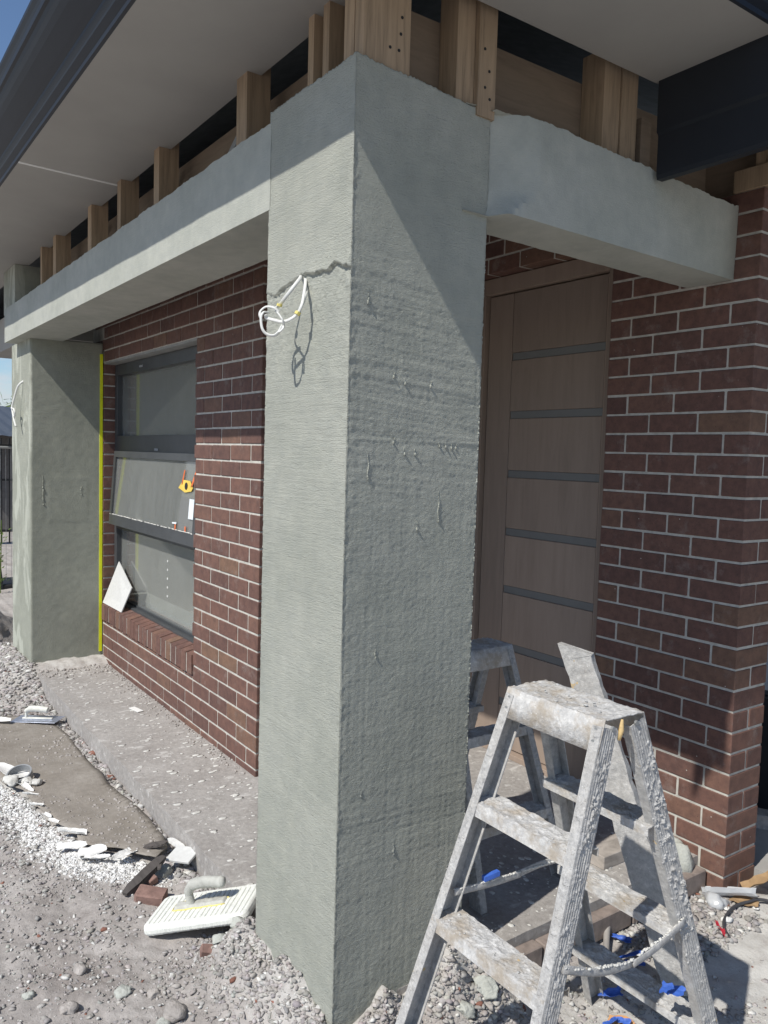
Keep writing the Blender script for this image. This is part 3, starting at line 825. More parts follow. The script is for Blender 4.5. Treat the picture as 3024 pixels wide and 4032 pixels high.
rb = beam_mesh('right_beam', [(0.052, 0.40, 2.318), (0.044, 0.40, 2.632), (-0.16, 0.40, 2.632), (-0.158, 0.40, 2.318)],
               [(-0.004, 1.799, 2.316), (0.000, 1.799, 2.597), (-0.215, 1.799, 2.597), (-0.213, 1.799, 2.316)], 220, 95, ease=ease_in)
tag(link('rendered_beam', split(rb), M['render_smooth']), 'short shaded rendered beam running from the near pillar back to the brick pier', 'beam')

# ------------------------------------------------------------------ soffit, gutters, roof
SZ, EF, ER = 2.902, -0.391, 0.457          # soffit level, front and right outer edges
sof = thing('eave_soffit', (0, 0, SZ), 'pale grey sheet soffit under the dark eave above the pillar', 'soffit')
def sheet(name, pts, z0, z1, m, par):
    mb = MB(); mb.prism([(x, y, 0) for x, y in pts], (0, 0, z0 - SZ), (0, 0, z1 - SZ)); return obj(name, mb, m, par)
sheet('soffit_sheet', [(-2.305, EF), (-2.335, 0.115), (-12.0, 0.115), (-12.0, EF)], SZ, SZ + 0.006, M['soffit'], sof)
sheet('soffit_sheet', [(-2.293, EF), (ER, EF), (ER, 1.235), (0.018, 1.235), (0.018, 0.115), (-2.323, 0.115)], SZ, SZ + 0.006, M['soffit'], sof)
sheet('joint_strip', [(-2.308, EF), (-2.290, EF), (-2.320, 0.115), (-2.338, 0.115)], SZ - 0.003, SZ + 0.007, M['joiner'], sof)
gut_prof = [(0.0, 2.902), (-0.010, 2.906), (-0.010, 2.922), (-0.027, 2.941), (-0.029, 2.947), (-0.039, 2.964), (-0.041, 2.972), (-0.058, 2.988), (-0.080, 3.011), (-0.098, 3.030), (-0.112, 3.048), (-0.122, 3.064), (-0.128, 3.076),
            (-0.133, 3.079), (-0.138, 3.082), (-0.141, 3.097), (-0.146, 3.108), (-0.155, 3.122), (-0.156, 3.134), (-0.146, 3.142), (-0.134, 3.136), (-0.130, 3.10), (-0.02, 3.09), (0.0, 3.09)]
g = thing('front_gutter', (0, EF, 0), 'dark quad gutter and fascia along the front eave against the blue sky', 'gutter')
mb = MB(); mb.prism([(0, y, z) for y, z in gut_prof], (-12.0, 0, 0), (ER + 0.112, 0, 0)); obj('gutter_run', mb, M['gutter'], g)
g2 = thing('side_gutter', (ER, 0, 0), 'dark gutter and fascia along the right hand eave in the top corner', 'gutter')
mb = MB(); mb.prism([(-y * 0.72, 0, z) for y, z in gut_prof], (0, EF - 0.156, 0), (0, 1.23, 0)); obj('gutter_run', mb, M['gutter'], g2)
g3 = thing('garage_fascia', (0, 1.235, 0), 'dark fascia and gutter of the garage roof beyond the right eave', 'fascia')
mb = MB(); mb.prism([(0, 0.03, 2.571), (0, 0.0, 2.571), (0, -0.004, 2.585), (0, -0.004, 2.72), (0, -0.014, 2.730), (0, -0.016, 2.94), (0, 0.03, 2.94)], (0.035, 0, 0), (4.0, 0, 0)); obj('fascia_board', mb, M['gutter'], g3)
roof = MB()
a = math.tan(math.radians(20))
roof.add([(-12.0, -0.51, 3.10), (0.54, -0.51, 3.10), (-2.5, 2.6, 3.10 + 3.11 * a), (-12.0, 2.6, 3.10 + 3.11 * a)], [(0, 1, 2, 3)])
roof.add([(-12.0, 2.6, 3.10 + 3.11 * a), (-2.5, 2.6, 3.10 + 3.11 * a), (-2.5, 6.0, 3.10), (-12.0, 6.0, 3.10)], [(0, 1, 2, 3)])
roof.add([(0.54, -0.51, 3.101), (0.54, 6.0, 3.101), (-2.5, 6.0, 3.10 + 3.08 * a), (-2.5, 2.6, 3.10 + 3.11 * a)], [(0, 1, 2, 3)])
roof.add([(0.04, 1.262, 2.945), (4.0, 1.262, 2.945), (4.0, 6.0, 4.4), (0.04, 6.0, 4.4)], [(0, 1, 2, 3)])
ro = obj('house_roof', roof, M['sarking']); tag(ro, 'dark underside of the roof seen through the open framing', 'roof')
mo_ = ro.modifiers.new('thick', 'SOLIDIFY'); mo_.thickness = 0.02; mo_.offset = 0
# unseen ceiling over porch and rooms, made pale to bounce light into the porch
mb = MB(); mb.box(-11.9, -0.35, 0.62, 6.0, 2.93, 2.96); tag(obj('porch_ceiling', mb, M['soffit']), kind='structure')
mb = MB(); mb.box(-11.95, -11.9, 0.12, 6.0, 2.93, 4.3); tag(obj('gable_closure', mb, M['sarking']), kind='structure')  # added closure, blocks bright sky showing between the studs

# ------------------------------------------------------------------ timber framing over the beams
fr = thing('timber_framing', (0, 0, 2.6), 'open pine stud framing above the rendered beams below the soffit', 'framing')
def part_box(name, par, m, x0, x1, y0, y1, z0, z1, off=(0, 0, 2.6)):
    mb = MB(); mb.box(x0 - off[0], x1 - off[0], y0 - off[1], y1 - off[1], z0 - off[2], z1 - off[2]); return obj(name, mb, m, par)
for x0, x1 in [(-0.371, -0.338), (-0.283, -0.249), (-0.884, -0.80), (-1.748, -1.683), (-2.282, -2.226), (-2.815, -2.745), (-3.616, -3.544), (-3.97, -3.925)]:
    part_box('stud', fr, M['pine'], x0, x1, 0.062, 0.152, 2.50, 2.97)
part_box('stud', fr, M['pine'], -0.112, -0.062, 0.03, 0.19, 2.55, 2.97)
part_box('stud', fr, M['pine'], -0.060, -0.018, 0.032, 0.188, 2.55, 2.97)
part_box('ply_bracing', fr, M['ply'], -4.55, -0.33, 0.215, 0.227, 2.45, 2.885)
part_box('ply_bracing', fr, M['ply'], -0.135, -0.12, 0.192, 1.75, 2.45, 2.885)
for (y0, y1, x0, x1) in [(0.372, 0.44, -0.118, -0.035), (0.442, 0.512, -0.118, -0.018), (1.003, 1.045, -0.118, -0.020), (1.048, 1.09, -0.118, -0.023), (1.094, 1.177, -0.118, -0.018)]:
    part_box('stud', fr, M['pine'], x0, x1, y0, y1, 2.605, 2.97)
part_box('stud', fr, M['ply'], -0.118, -0.03, 1.22, 1.275, 2.5, 2.80)
for (x0, z0, x1, z1) in [(-1.55, 2.55, -0.95, 2.90), (-0.78, 2.60, -0.40, 2.88), (-2.20, 2.55, -1.78, 2.85), (-3.5, 2.55, -2.9, 2.85)]:
    mb = MB(); mb.obox(((x0 + x1) / 2, 0.175, (z0 + z1) / 2 - 2.6), (x1 - x0, 0, z1 - z0), (0, 1, 0), (-(z1 - z0), 0, x1 - x0), math.hypot(x1 - x0, z1 - z0) / 2, 0.0015, 0.014)
    obj('strap_brace', mb, M['rust'], fr)
for (y, z) in [(0.150, 2.70), (0.155, 2.745), (0.158, 2.79), (0.12, 2.70), (0.47, 2.69), (0.485, 2.74), (0.465, 2.80), (0.49, 2.66)]:
    mb = MB(); mb.tube([(-0.0185, y, z - 2.6), (-0.0165, y, z - 2.6)], 0.0045, 8); obj('nail_head', mb, M['black'], fr)
# plate and stud on the pier
pp = thing('timber_framing', (0, YP, 2.66), 'timber top plate and stud sitting on the brick pier', 'framing')
part_box('top_plate', pp, M['pine'], -0.02, 0.6, YP - 0.01, YP + 0.09, 2.653, 2.735, (0, YP, 2.66))
part_box('stud', pp, M['pine'], 0.062, 0.10, YP, YP + 0.085, 2.737, 2.99, (0, YP, 2.66))
part_box('closure_board', pp, M['ply'], -0.6, 4.0, YP + 0.10, YP + 0.115, 2.655, 2.99, (0, YP, 2.66))  # added board, closes a light leak above the pier

# ------------------------------------------------------------------ rooms behind (what the glass shows)
rm = MB()
rm.add([(-5.6, 3.6, 0), (XC - 0.24, 3.6, 0), (XC - 0.24, 3.6, 2.6), (-5.6, 3.6, 2.6)], [(0, 1, 2, 3)])
rm.add([(-5.6, 0.82, 0), (-5.6, 3.6, 0), (-5.6, 3.6, 2.6), (-5.6, 0.82, 2.6)], [(0, 1, 2, 3)])
rm.add([(XC - 0.24, 0.83, 0), (XC - 0.24, 3.6, 0), (XC - 0.24, 3.6, 2.6), (XC - 0.24, 0.83, 2.6)], [(0, 3, 2, 1)])
rm.add([(-5.6, 0.70, 2.6), (XC - 0.24, 0.70, 2.6), (XC - 0.24, 3.6, 2.6), (-5.6, 3.6, 2.6)], [(0, 1, 2, 3)])
rw = obj('room_wall', rm, M['plasterboard']); tag(rw, kind='structure')
md = rw.modifiers.new('thick', 'SOLIDIFY'); md.thickness = 0.02
rm = MB(); rm.box(-5.6, XC - 0.24, YW + 0.11, 3.6, -0.3, 0.0); tag(obj('room_floor', rm, M['int_floor']), kind='structure')
rm = MB(); rm.box(XL - 0.06, XC - 0.78, YW + 0.185, YW + 0.33, 0.40, 0.458)
tag(obj('window_board', rm, M['plasterboard']), 'pale inner window board behind the bottom pane', 'window board')
for i, (x0, x1) in enumerate([(XL - 0.2, XL + 0.02), (XC - 0.85, XC - 0.6)]):
    mb = MB(); mb.box(x0, x1, YW + 0.15, YW + 0.24, 0.0, 2.6)
    tag(obj('room_reveal', mb, M['plasterboard']), kind='structure')
mb = MB(); mb.box(-6.9, XP - 0.71, 2.03, 2.06, -0.3, 2.92)
mb2 = MB(); mb2.add([(XC - 0.02, 2.032, -0.3), (XP - 0.69, 2.032, -0.3), (XP - 0.69, 2.032, 2.93), (XC - 0.02, 2.032, 2.93)], [(0, 1, 2, 3)])
tag(obj('hall_backing', mb2, M['sarking']), kind='structure')
# garage: grey side wall and dark box seen past the pier
mb = MB(); mb.box(-0.42, -0.40, 2.04, 7.0, -0.12, 2.9); tag(obj('garage_wall', mb, plain('garage_board', (0.33, 0.35, 0.38), 0.8, var=0.06)), kind='structure')
mb = MB(); mb.box(-0.30, 3.2, 4.9, 4.94, -0.12, 2.9); tag(obj('garage_wall', mb, plain('garage_back_board', (0.33, 0.35, 0.38), 0.8, var=0.06)), kind='structure')
mb = MB(); mb.box(-0.28, 0.30, 2.62, 2.70, -0.112, 0.46); mb.box(-0.25, 0.27, 2.58, 2.62, 0.40, 0.455)  # plain black box for the dark area low in the garage
tag(obj('garage_dark_box', mb, plain('box_black', (0.03, 0.031, 0.034), 0.5)), 'plain black box standing in the garage just past the brick pier', 'tub')

# ------------------------------------------------------------------ window
win = thing('window', (XL, 0.69, 0.40), 'tall dark aluminium window with its middle awning sash pushed open', 'window')
WX0, WX1 = XL + 0.004, XC - 0.834
def wp(name, m, x0, x1, y0, y1, z0, z1, par=win):
    mb = MB(); mb.cbox(x0 - XL, x1 - XL, y0 - 0.69, y1 - 0.69, z0 - 0.40, z1 - 0.40, 0.002); return obj(name, mb, m, par)
fy0, fy1 = 0.672, 0.77
wp('jamb', M['frame'], WX0, WX0 + 0.055, fy0, fy1, 0.372, 2.203)
wp('jamb', M['frame'], WX1 - 0.055, WX1, fy0, fy1, 0.372, 2.203)
wp('head', M['frame'], WX0 + 0.055, WX1 - 0.055, fy0, fy1, 2.122, 2.203)
wp('sill', M['frame'], WX0 + 0.055, WX1 - 0.055, fy0 - 0.008, fy1, 0.372, 0.424)
wp('sill_track', M['frame'], WX0 + 0.055, WX1 - 0.055, fy0 + 0.03, fy0 + 0.05, 0.424, 0.440)
wp('transom', M['frame'], WX0 + 0.055, WX1 - 0.055, fy0, fy1, 1.530, 1.674)
wp('transom', M['frame'], WX0 + 0.055, WX1 - 0.055, fy0, fy1, 0.975, 1.030)
def pane(par, pts):
    mb = MB(); a, b, c, d = [V(p) for p in pts]
    n_ = (b - a).cross(c - a).normalized() * 0.004
    mb.prism([tuple(a), tuple(b), tuple(c), tuple(d)], (0, 0, 0), tuple(n_)); return obj('pane', mb, M['glass'], par)
o = (XL, 0.69, 0.40)
def rel(p): return (p[0] - o[0], p[1] - o[1], p[2] - o[2])
pane(win, [rel((WX0 + 0.055, 0.715, 1.674)), rel((WX1 - 0.055, 0.715, 1.674)), rel((WX1 - 0.055, 0.715, 2.122)), rel((WX0 + 0.055, 0.715, 2.122))])
lowp = pane(win, [rel((WX0 + 0.055, 0.715, 0.424)), rel((WX1 - 0.055, 0.715, 0.424)), rel((WX1 - 0.055, 0.715, 0.975)), rel((WX0 + 0.055, 0.715, 0.975))])
# awning sash, hinged at its head and tilted out
sx0, sx1 = WX0 + 0.06, WX1 - 0.06
top_p = V((0, 0.668, 1.558)); bot_p = V((0, 0.628, 1.010)); dz = (bot_p - top_p); Ls = dz.length; dzn = dz.normalized(); nrm = V((1, 0, 0)).cross(dzn).normalized()
if nrm.y > 0: nrm = -nrm
def sash_bar(name, x0, x1, t0, t1):
    c = top_p + dzn * ((t0 + t1) / 2); mb = MB()
    mb.obox(rel((((x0 + x1) / 2), c.y, c.z)), (1, 0, 0), dzn, nrm, (x1 - x0) / 2, (t1 - t0) / 2, 0.018); return mb
sash = obj('awning_sash', sash_bar('s', sx0, sx1, Ls - 0.075, Ls), M['frame'], win)
for nm, a in (('rail', (sx0, sx1, 0.0, 0.045)), ('stile', (sx0, sx0 + 0.045, 0.045, Ls - 0.075)), ('stile', (sx1 - 0.045, sx1, 0.045, Ls - 0.075))):
    obj(nm, sash_bar(nm, *a), M['frame'], sash)
pt = top_p + dzn * 0.045; pb = top_p + dzn * (Ls - 0.075)
pane(sash, [rel((sx0 + 0.045, pb.y, pb.z)), rel((sx1 - 0.045, pb.y, pb.z)), rel((sx1 - 0.045, pt.y, pt.z)), rel((sx0 + 0.045, pt.y, pt.z))])
# dust ridge on the bottom rail
ps = top_p + dzn * (Ls - 0.073)
items = [((rel((x, ps.y - 0.012 + rng.uniform(-1, 1) * 0.004, ps.z + 0.004))), (0.02 + 0.03 * rng.random(), 0.005, 0.004), None) for x in np.linspace(sx0 + 0.02, sx1 - 0.05, 26)]
oo = link('dust_ridge', blob_mesh('dust_ridge', items, IV, IF), M['white_lump'], win); tag(oo, kind='stuff')
for (x, y, z) in [(-3.74, 0.671, 2.155), (-3.42, 0.671, 1.578)]:
    wp('sticker', M['grey_plastic'], x - 0.035, x + 0.035, y - 0.002, y, z - 0.008, z + 0.008)
for k in range(5):
    wp('mark', M['paper'], -3.30, -3.288, 0.7095, 0.7115, 0.834 - k * 0.059, 0.848 - k * 0.059)
# warning tag, straps and label on the sash glass
def sash_pt(x, t, off=0.0):
    c = top_p + dzn * t + nrm * off; return V((x, c.y, c.z))
def sash_quad(name, m, pts, par, label=None):
    mb = MB(); P3 = [V(rel(sash_pt(x, t, 0.010))) for x, t in pts]
    mb.prism([tuple(p) for p in P3], (0, 0, 0), tuple(nrm * 0.002)); q = obj(name, mb, m, par)
    if label: q['label'] = label
    return q
tg = sash_quad('warning_tag', M['yellow'], [(-2.93, 0.212), (-2.86, 0.160), (-2.75, 0.163), (-2.70, 0.205), (-2.72, 0.225), (-2.82, 0.236)], sash, 'yellow tag with a dark round mark')
sash_quad('strap', M['orange'], [(-2.885, 0.19), (-2.865, 0.19), (-2.84, 0.10), (-2.855, 0.10)], tg)
sash_quad('strap', M['orange'], [(-2.735, 0.20), (-2.715, 0.20), (-2.645, 0.10), (-2.675, 0.10)], tg)
mb = MB(); cpt = V(rel(sash_pt(-2.80, 0.196, 0.0145))); mb.tube([cpt, cpt + nrm * 0.001], 0.022, 14); obj('round_mark', mb, M['black'], tg)
sash_quad('label_sheet', M['white_label'], [(-2.735, 0.27), (-2.66, 0.27), (-2.66, 0.39), (-2.735, 0.39)], sash, 'white paper label')
sash_quad('strap', M['white_label'], [(-2.99, 0.430), (-2.92, 0.425), (-2.92, 0.438), (-2.99, 0.440)], sash)
for x in (-2.945, -2.78): sash_quad('strap', M['orange'], [(x, 0.440), (x + 0.018, 0.440), (x + 0.020, 0.478), (x + 0.004, 0.478)], sash)

# trapezoid offcut leaning on the sill
tl = [V((-4.336, 0.592, 0.398)), V((-3.905, 0.600, 0.396)), V((-3.875, 0.664, 0.575)), V((-4.192, 0.668, 0.727))]
nn_ = (tl[1] - tl[0]).cross(tl[3] - tl[0]).normalized() * 0.007
mb = MB(); mb.prism([tuple(p) for p in tl], (0, 0, 0), tuple(nn_))
tag(obj('cement_sheet', mb, M['tile']), 'white fibre cement offcut leaning against the window on the brick sill', 'sheet offcut')

# ------------------------------------------------------------------ front door
dy = YP + 0.11
door = thing('front_door', (-1.12, dy, SLAB), 'brown timber front door with slim horizontal glass slots in shade', 'door')
def dp(name, m, x0, x1, y0, y1, z0, z1, par=door):
    mb = MB(); mb.cbox(x0 + 1.12, x1 + 1.12, y0 - dy, y1 - dy, z0 - SLAB, z1 - SLAB, 0.002); return obj(name, mb, m, par)
dp('jamb', M['door_frame'], -1.66, -1.548, dy - 0.03, dy + 0.09, SLAB, 2.57)
dp('jamb', M['door_frame'], -0.690, -0.612, dy - 0.03, dy + 0.09, SLAB, 2.57)
dp('head', M['door_frame'], -1.548, -0.690, dy - 0.03, dy + 0.09, 2.485, 2.57)
dp('threshold', M['door_frame'], -1.548, -0.690, dy - 0.04, dy + 0.09, SLAB, SLAB + 0.03)
leaf = dp('door_leaf', M['door'], -1.543, -0.697, dy + 0.012, dy + 0.05, SLAB + 0.035, 2.478)
zs_ = [2.137, 1.822, 1.502, 1.184, 0.866, 0.550, 0.235]
edges = [SLAB + 0.036] + sorted(sum([[z - 0.021, z + 0.021] for z in zs_], [])) + [2.477]
for i in range(0, len(edges), 2):
    dp('panel', M['door'], -1.357, -0.722, dy + 0.003, dy + 0.014, edges[i], edges[i + 1], leaf)
dp('stile', M['door'], -1.542, -1.359, dy + 0.001, dy + 0.014, SLAB + 0.036, 2.477, leaf)
dp('stile', M['door'], -0.720, -0.698, dy + 0.001, dy + 0.014, SLAB + 0.036, 2.477, leaf)
for z in zs_: dp('glass_slot', M['door_glass'], -1.356, -0.723, dy + 0.007, dy + 0.0135, z - 0.020, z + 0.020, leaf)

# ------------------------------------------------------------------ cables
def smooth_path(pts, n=8):
    P = [V(p) for p in pts]; out = []
    for i in range(len(P) - 1):
        p0 = P[max(i - 1, 0)]; p1 = P[i]; p2 = P[i + 1]; p3 = P[min(i + 2, len(P) - 1)]
        for k in range(n):
            t = k / n
            out.append(0.5 * ((2 * p1) + (p2 - p0) * t + (2 * p0 - 5 * p1 + 4 * p2 - p3) * t * t + (3 * p1 - p0 - 3 * p2 + p3) * t ** 3))
    out.append(P[-1]); return out
cb = thing('power_cable', (-0.26, 0, 2.1), 'knotted white flat cable hanging from the front of the near pillar', 'cable')
def crel(pts): return [V(p) - V((-0.26, 0, 2.1)) for p in pts]
mb = MB(); mb.tube(crel([(-0.292, 0.012, 2.117), (-0.244, -0.02, 2.092), (-0.285, -0.066, 2.013)]), 0.0055, 8, 0.55, (0, 1, 0)); obj('flat_cable', mb, M['white_plastic'], cb, True)
for cp, rr in (([(-0.285, -0.066, 2.013), (-0.285, -0.078, 2.0), (-0.242, -0.088, 1.979), (-0.224, -0.086, 1.962), (-0.228, -0.078, 1.949)], 0.005),
               ([(-0.253, -0.082, 1.988), (-0.262, -0.094, 2.0), (-0.283, -0.108, 2.004), (-0.29, -0.122, 1.992), (-0.285, -0.128, 1.979), (-0.281, -0.126, 1.969)], 0.005),
               ([(-0.278, -0.105, 1.986), (-0.273, -0.122, 1.985), (-0.273, -0.13, 1.968), (-0.268, -0.128, 1.938), (-0.26, -0.118, 1.922), (-0.245, -0.104, 1.917), (-0.237, -0.092, 1.926), (-0.235, -0.08, 1.948)], 0.0052),
               ([(-0.268, -0.118, 1.978), (-0.272, -0.113, 1.97), (-0.253, -0.098, 1.963), (-0.232, -0.082, 1.958), (-0.211, -0.066, 1.965), (-0.201, -0.05, 1.982), (-0.195, -0.04, 2.007), (-0.209, -0.026, 2.04), (-0.231, -0.01, 2.072), (-0.269, 0.012, 2.11)], 0.0052),
               ([(-0.202, -0.048, 1.983), (-0.199, -0.034, 2.011), (-0.209, -0.018, 2.043), (-0.241, 0.004, 2.068)], 0.0045)):
    mb = MB(); mb.tube(smooth_path(crel(cp)), rr, 8, 0.6, (0, 1, 0)); obj('flat_cable', mb, M['white_plastic'], cb, True)
for p, q in (((-0.283, -0.067, 2.010), (-0.281, -0.0655, 2.017)), ((-0.202, -0.052, 1.978), (-0.200, -0.048, 1.986))):
    mb = MB(); mb.tube(crel([p, q]), 0.0085, 8); obj('tape_band', mb, M['yellow_glue'], cb)
for dx in (-0.004, 0.0, 0.004):
    mb = MB(); mb.tube(crel([(-0.226 + dx, -0.095, 1.926), (-0.231 + dx * 1.4, -0.082, 1.938), (-0.234 + dx, -0.078, 1.948)]), 0.0022, 6); obj('wire_core', mb, M['paper'], cb, True)
cb2 = thing('power_cable', (-4.75, 0.07, 2.0), 'short looped white cable sticking out of the far pillar', 'cable')
q0 = V((-4.75, 0.07, 2.0))
mb = MB(); mb.tube(smooth_path([V(p) - q0 for p in [(-4.60, 0.085, 2.06), (-4.62, 0.045, 2.02), (-4.66, 0.025, 1.93), (-4.68, 0.012, 1.86), (-4.63, 0.015, 1.85), (-4.61, 0.02, 1.82), (-4.64, 0.02, 1.79), (-4.69, 0.015, 1.86), (-4.65, 0.02, 1.78), (-4.60, 0.025, 1.72)]]), 0.008, 8, 0.6)
obj('flat_cable', mb, M['white_plastic'], cb2, True)

# ------------------------------------------------------------------ step ladders (double sided)
def rail_mesh(p_top, p_bot, out, face):
    # C channel from p_top to p_bot; 'out' = outward side of the web, 'face' = front normal
    p_top = V(p_top); p_bot = V(p_bot); a = (p_bot - p_top).normalized(); o_ = V(out); o_ = (o_ - a * o_.dot(a)).normalized(); f_ = a.cross(o_).normalized()
    if f_.dot(V(face)) < 0: f_ = -f_
    c = (p_top + p_bot) / 2; h = (p_bot - p_top).length / 2
    D, W = 0.030, 0.013
    mb = MB()
    mb.obox(c - f_ * D, a, f_, o_, h, D, 0.0016)                                     # web
    mb.obox(c - f_ * 0.0015 - o_ * (W + 0.0017), a, f_, o_, h, 0.0015, W)             # front flange
    mb.obox(c - f_ * (2 * D - 0.0015) - o_ * (W + 0.0017), a, f_, o_, h, 0.0015, W)   # rear flange
    H_ = 2 * h; na, nb = int(H_ / 0.003), 22
    U, W2 = np.meshgrid(np.linspace(0, 1, na), np.linspace(0, 1, nb), indexing='ij')
    sd = int(abs(p_bot.x * 7919 + p_bot.y * 6131)) % 211
    env = np.clip(0.55 + 1.4 * fbm(U * H_ * 5, W2 * 0.5, sd + 3, 2), 0, 1.2) * np.clip(U * H_ / 0.06, 0.2, 1)
    cl = np.clip(fbm(U * H_ * 85, W2 * 0.06 * 100, sd, 3, 0.6) - 0.10, 0, 1) * 0.016 * env + 0.0014 * np.clip(np.sin(W2 * 44), 0, 1) + 0.0012 * np.abs(fbm(U * H_ * 8, W2 * 0.06 * 220, sd + 7, 2))
    edge = np.clip(np.minimum(W2, 1 - W2) * 9, 0, 1)
    D_ = -0.0004 + (0.0008 + np.clip(cl, 0, 0.0085)) * edge
    bul = np.clip(cl - 0.003, 0, 1) * 0.8 * np.sign(0.5 - W2) * (1 - edge)
    pts = (np.array(p_top)[None, None] + np.array(a)[None, None] * (U * H_)[..., None] - np.array(f_)[None, None] * (W2 * 2 * D - bul)[..., None] + np.array(o_)[None, None] * (0.0016 + D_)[..., None])
    mb.add([tuple(p) for p in pts.reshape(-1, 3)], [tuple(f) for f in grid_faces(na, nb)])
    nb = 9; U, W2 = np.meshgrid(np.linspace(0, 1, na), np.linspace(0, 1, nb), indexing='ij')
    cl = np.clip(fbm(U * H_ * 80, W2 * 2.2, sd + 13, 3) - 0.12, 0, 1) * 0.010 + 0.001 * np.abs(fbm(U * H_ * 120, W2 * 3, sd + 17, 2))
    edge = np.clip(np.minimum(W2, 1 - W2) * 6, 0, 1)
    pts = (np.array(p_top)[None, None] + np.array(a)[None, None] * (U * H_)[..., None] - np.array(o_)[None, None] * (W2 * 2 * W)[..., None] + np.array(f_)[None, None] * (-0.0004 + edge * (0.0007 + np.clip(cl, 0, 0.004)))[..., None])
    mb.add([tuple(p) for p in pts.reshape(-1, 3)], [tuple(f) for f in grid_faces(na, nb)])
    return mb, a, o_, f_
def ladder(loc, rotz, H, nsteps, label, group, splats=420, spread=True, tslope=0.35):
    t = thing('step_ladder', loc, label, 'step ladder', group, (0, 0, rotz))
    hw, hd = 0.169, 0.071                      # platform half width and depth
    sp = 0.07
    pl = MB()
    # platform: slightly sagging top plate with sloping aprons
    nx, ny = 96, 40
    xs = np.linspace(-hw, hw, nx); ys = np.linspace(-hd, hd, ny)
    X, Y = np.meshgrid(xs, ys, indexing='ij')
    Z = H + 0.005 * fbm(X * 22, Y * 22, 31, 3) + 0.004 * np.clip(fbm(X * 70, Y * 110, 35, 3), -0.1, 1) - 0.004 * np.cos(X / hw * 1.2) * np.cos(Y / hd * 1.4) + 0.002
    vs = np.stack([X, Y, Z], -1).reshape(-1, 3)
    pl.add([tuple(v) for v in vs], [tuple(f) for f in grid_faces(nx, ny)])
    ap = 0.075
    for s in (-1, 1):
        rows = []
        for r, (fz, fy) in enumerate(((0, 0.0), (0.006, 0.004), (0.35, 0.35 * ap * tslope + 0.004), (1, ap * tslope + 0.004))):
            rows.append([(x * (1 + 0.02 * fz), s * (hd + fy), H - 0.0 - fz * ap + (Z[i, 0 if s < 0 else -1] - H) * (1 - fz)) for i, x in enumerate(xs)])
        flat = [p for r in rows for p in r]
        pl.add(flat, [(r * nx + i, r * nx + i + 1, (r + 1) * nx + i + 1, (r + 1) * nx + i) for r in range(3) for i in range(nx - 1)])
    po = obj('platform', pl, M['ladder'], t, True)
    md = po.modifiers.new('thick', 'SOLIDIFY'); md.thickness = 0.003; md.offset = -1
    spots = []
    rails = {}
    for sy in (-1, 1):
        for sx in (-1, 1):
            top = V((sx * (hw - 0.004 + sp * 0.0), sy * (hd + 0.012), H - 0.012)); bot = V((sx * (hw - 0.004 + sp * H), sy * (hd + tslope * H), 0.0))
            mb, a, o_, f_ = rail_mesh(top, bot, (sx, 0, 0), (0, sy, 0))
            r = obj('leg_rail', mb, M['ladder_rail'], t)
            rails[sx, sy] = (top, bot, a, o_, f_)
            mb = MB(); c = bot - f_ * 0.03 - o_ * 0.012; mb.obox(c + V((0, 0, 0.008)), (1, 0, 0), (0, 1, 0), (0, 0, 1), 0.016, 0.033, 0.008); obj('rubber_foot', mb, M['conduit'], r)
            L = (bot - top).length
            for q in range(splats // 4):
                u = rng.random() ** 0.8 * L; p = top + a * u
                w = rng.random()
                big = 0.0012 + 0.003 * rng.random() ** 3
                if w < 0.72: c = p + o_ * 0.0015 - f_ * (rng.random() * 0.058)
                elif w < 0.9: c = p + f_ * 0.0005 - o_ * (rng.random() * 0.026)
                else: c = p + o_ * 0.001 - f_ * 0.0585
                spots.append((tuple(c), (big, big, big * (1 + 1.5 * rng.random())), None))
    gap = 0.305
    for sy in (-1, 1):
        for k in range(nsteps):
            z = H - gap * (k + 1)
            yf = sy * (hd + tslope * (H - z))
            w2 = hw - 0.006 + sp * (H - z)
            mb = MB()
            nx2, ny2 = 100, 24; xs2 = np.linspace(-w2, w2, nx2); ys2 = np.linspace(0, 1, ny2)
            X2, Y2 = np.meshgrid(xs2, ys2, indexing='ij')
            dpt = 0.085
            Zt = z + 0.004 * fbm(X2 * 25, Y2 * 3 + k, 33 + k, 3) + 0.006 * np.clip(fbm(X2 * 75, Y2 * 8 + k, 37 + k, 3), -0.05, 1)
            YY = yf + sy * 0.004 - sy * Y2 * dpt
            mb.add([tuple(v) for v in np.stack([X2, YY, Zt], -1).reshape(-1, 3)], [tuple(f) for f in grid_faces(nx2, ny2)])
            for (yy, drop, e) in ((yf + sy * 0.004, 0.034, 0), (yf + sy * 0.004 - sy * dpt, 0.022, -1)):
                A_ = [(x, yy, Zt[i, e]) for i, x in enumerate(xs2)]; B_ = [(x, yy + (sy * 0.006 if e == 0 else 0), z - drop) for x in xs2]
                mb.add(A_ + B_, [(i, i + 1, nx2 + i + 1, nx2 + i) for i in range(nx2 - 1)])
            so = obj('step', mb, M['ladder'], t, False)
            md = so.modifiers.new('thick', 'SOLIDIFY'); md.thickness = 0.0025; md.offset = 0
            for q in range(splats // 14):
                big = 0.0015 + 0.003 * rng.random() ** 3
                spots.append(((rng.uniform(-w2, w2), yf - sy * rng.uniform(0, dpt), z + 0.002), (big * 1.5, big * 1.3, big * 0.6), None))
    for q in range(splats // 8):
        big = 0.0015 + 0.003 * rng.random() ** 3
        spots.append(((rng.uniform(-hw, hw), rng.uniform(-hd, hd), H + 0.001), (big * 1.7, big * 1.3, big * 0.5), None))
    so = link('plaster_splatter', blob_mesh('plaster_splatter', spots, IV, IF), M['splat'], t); tag(so, kind='stuff')
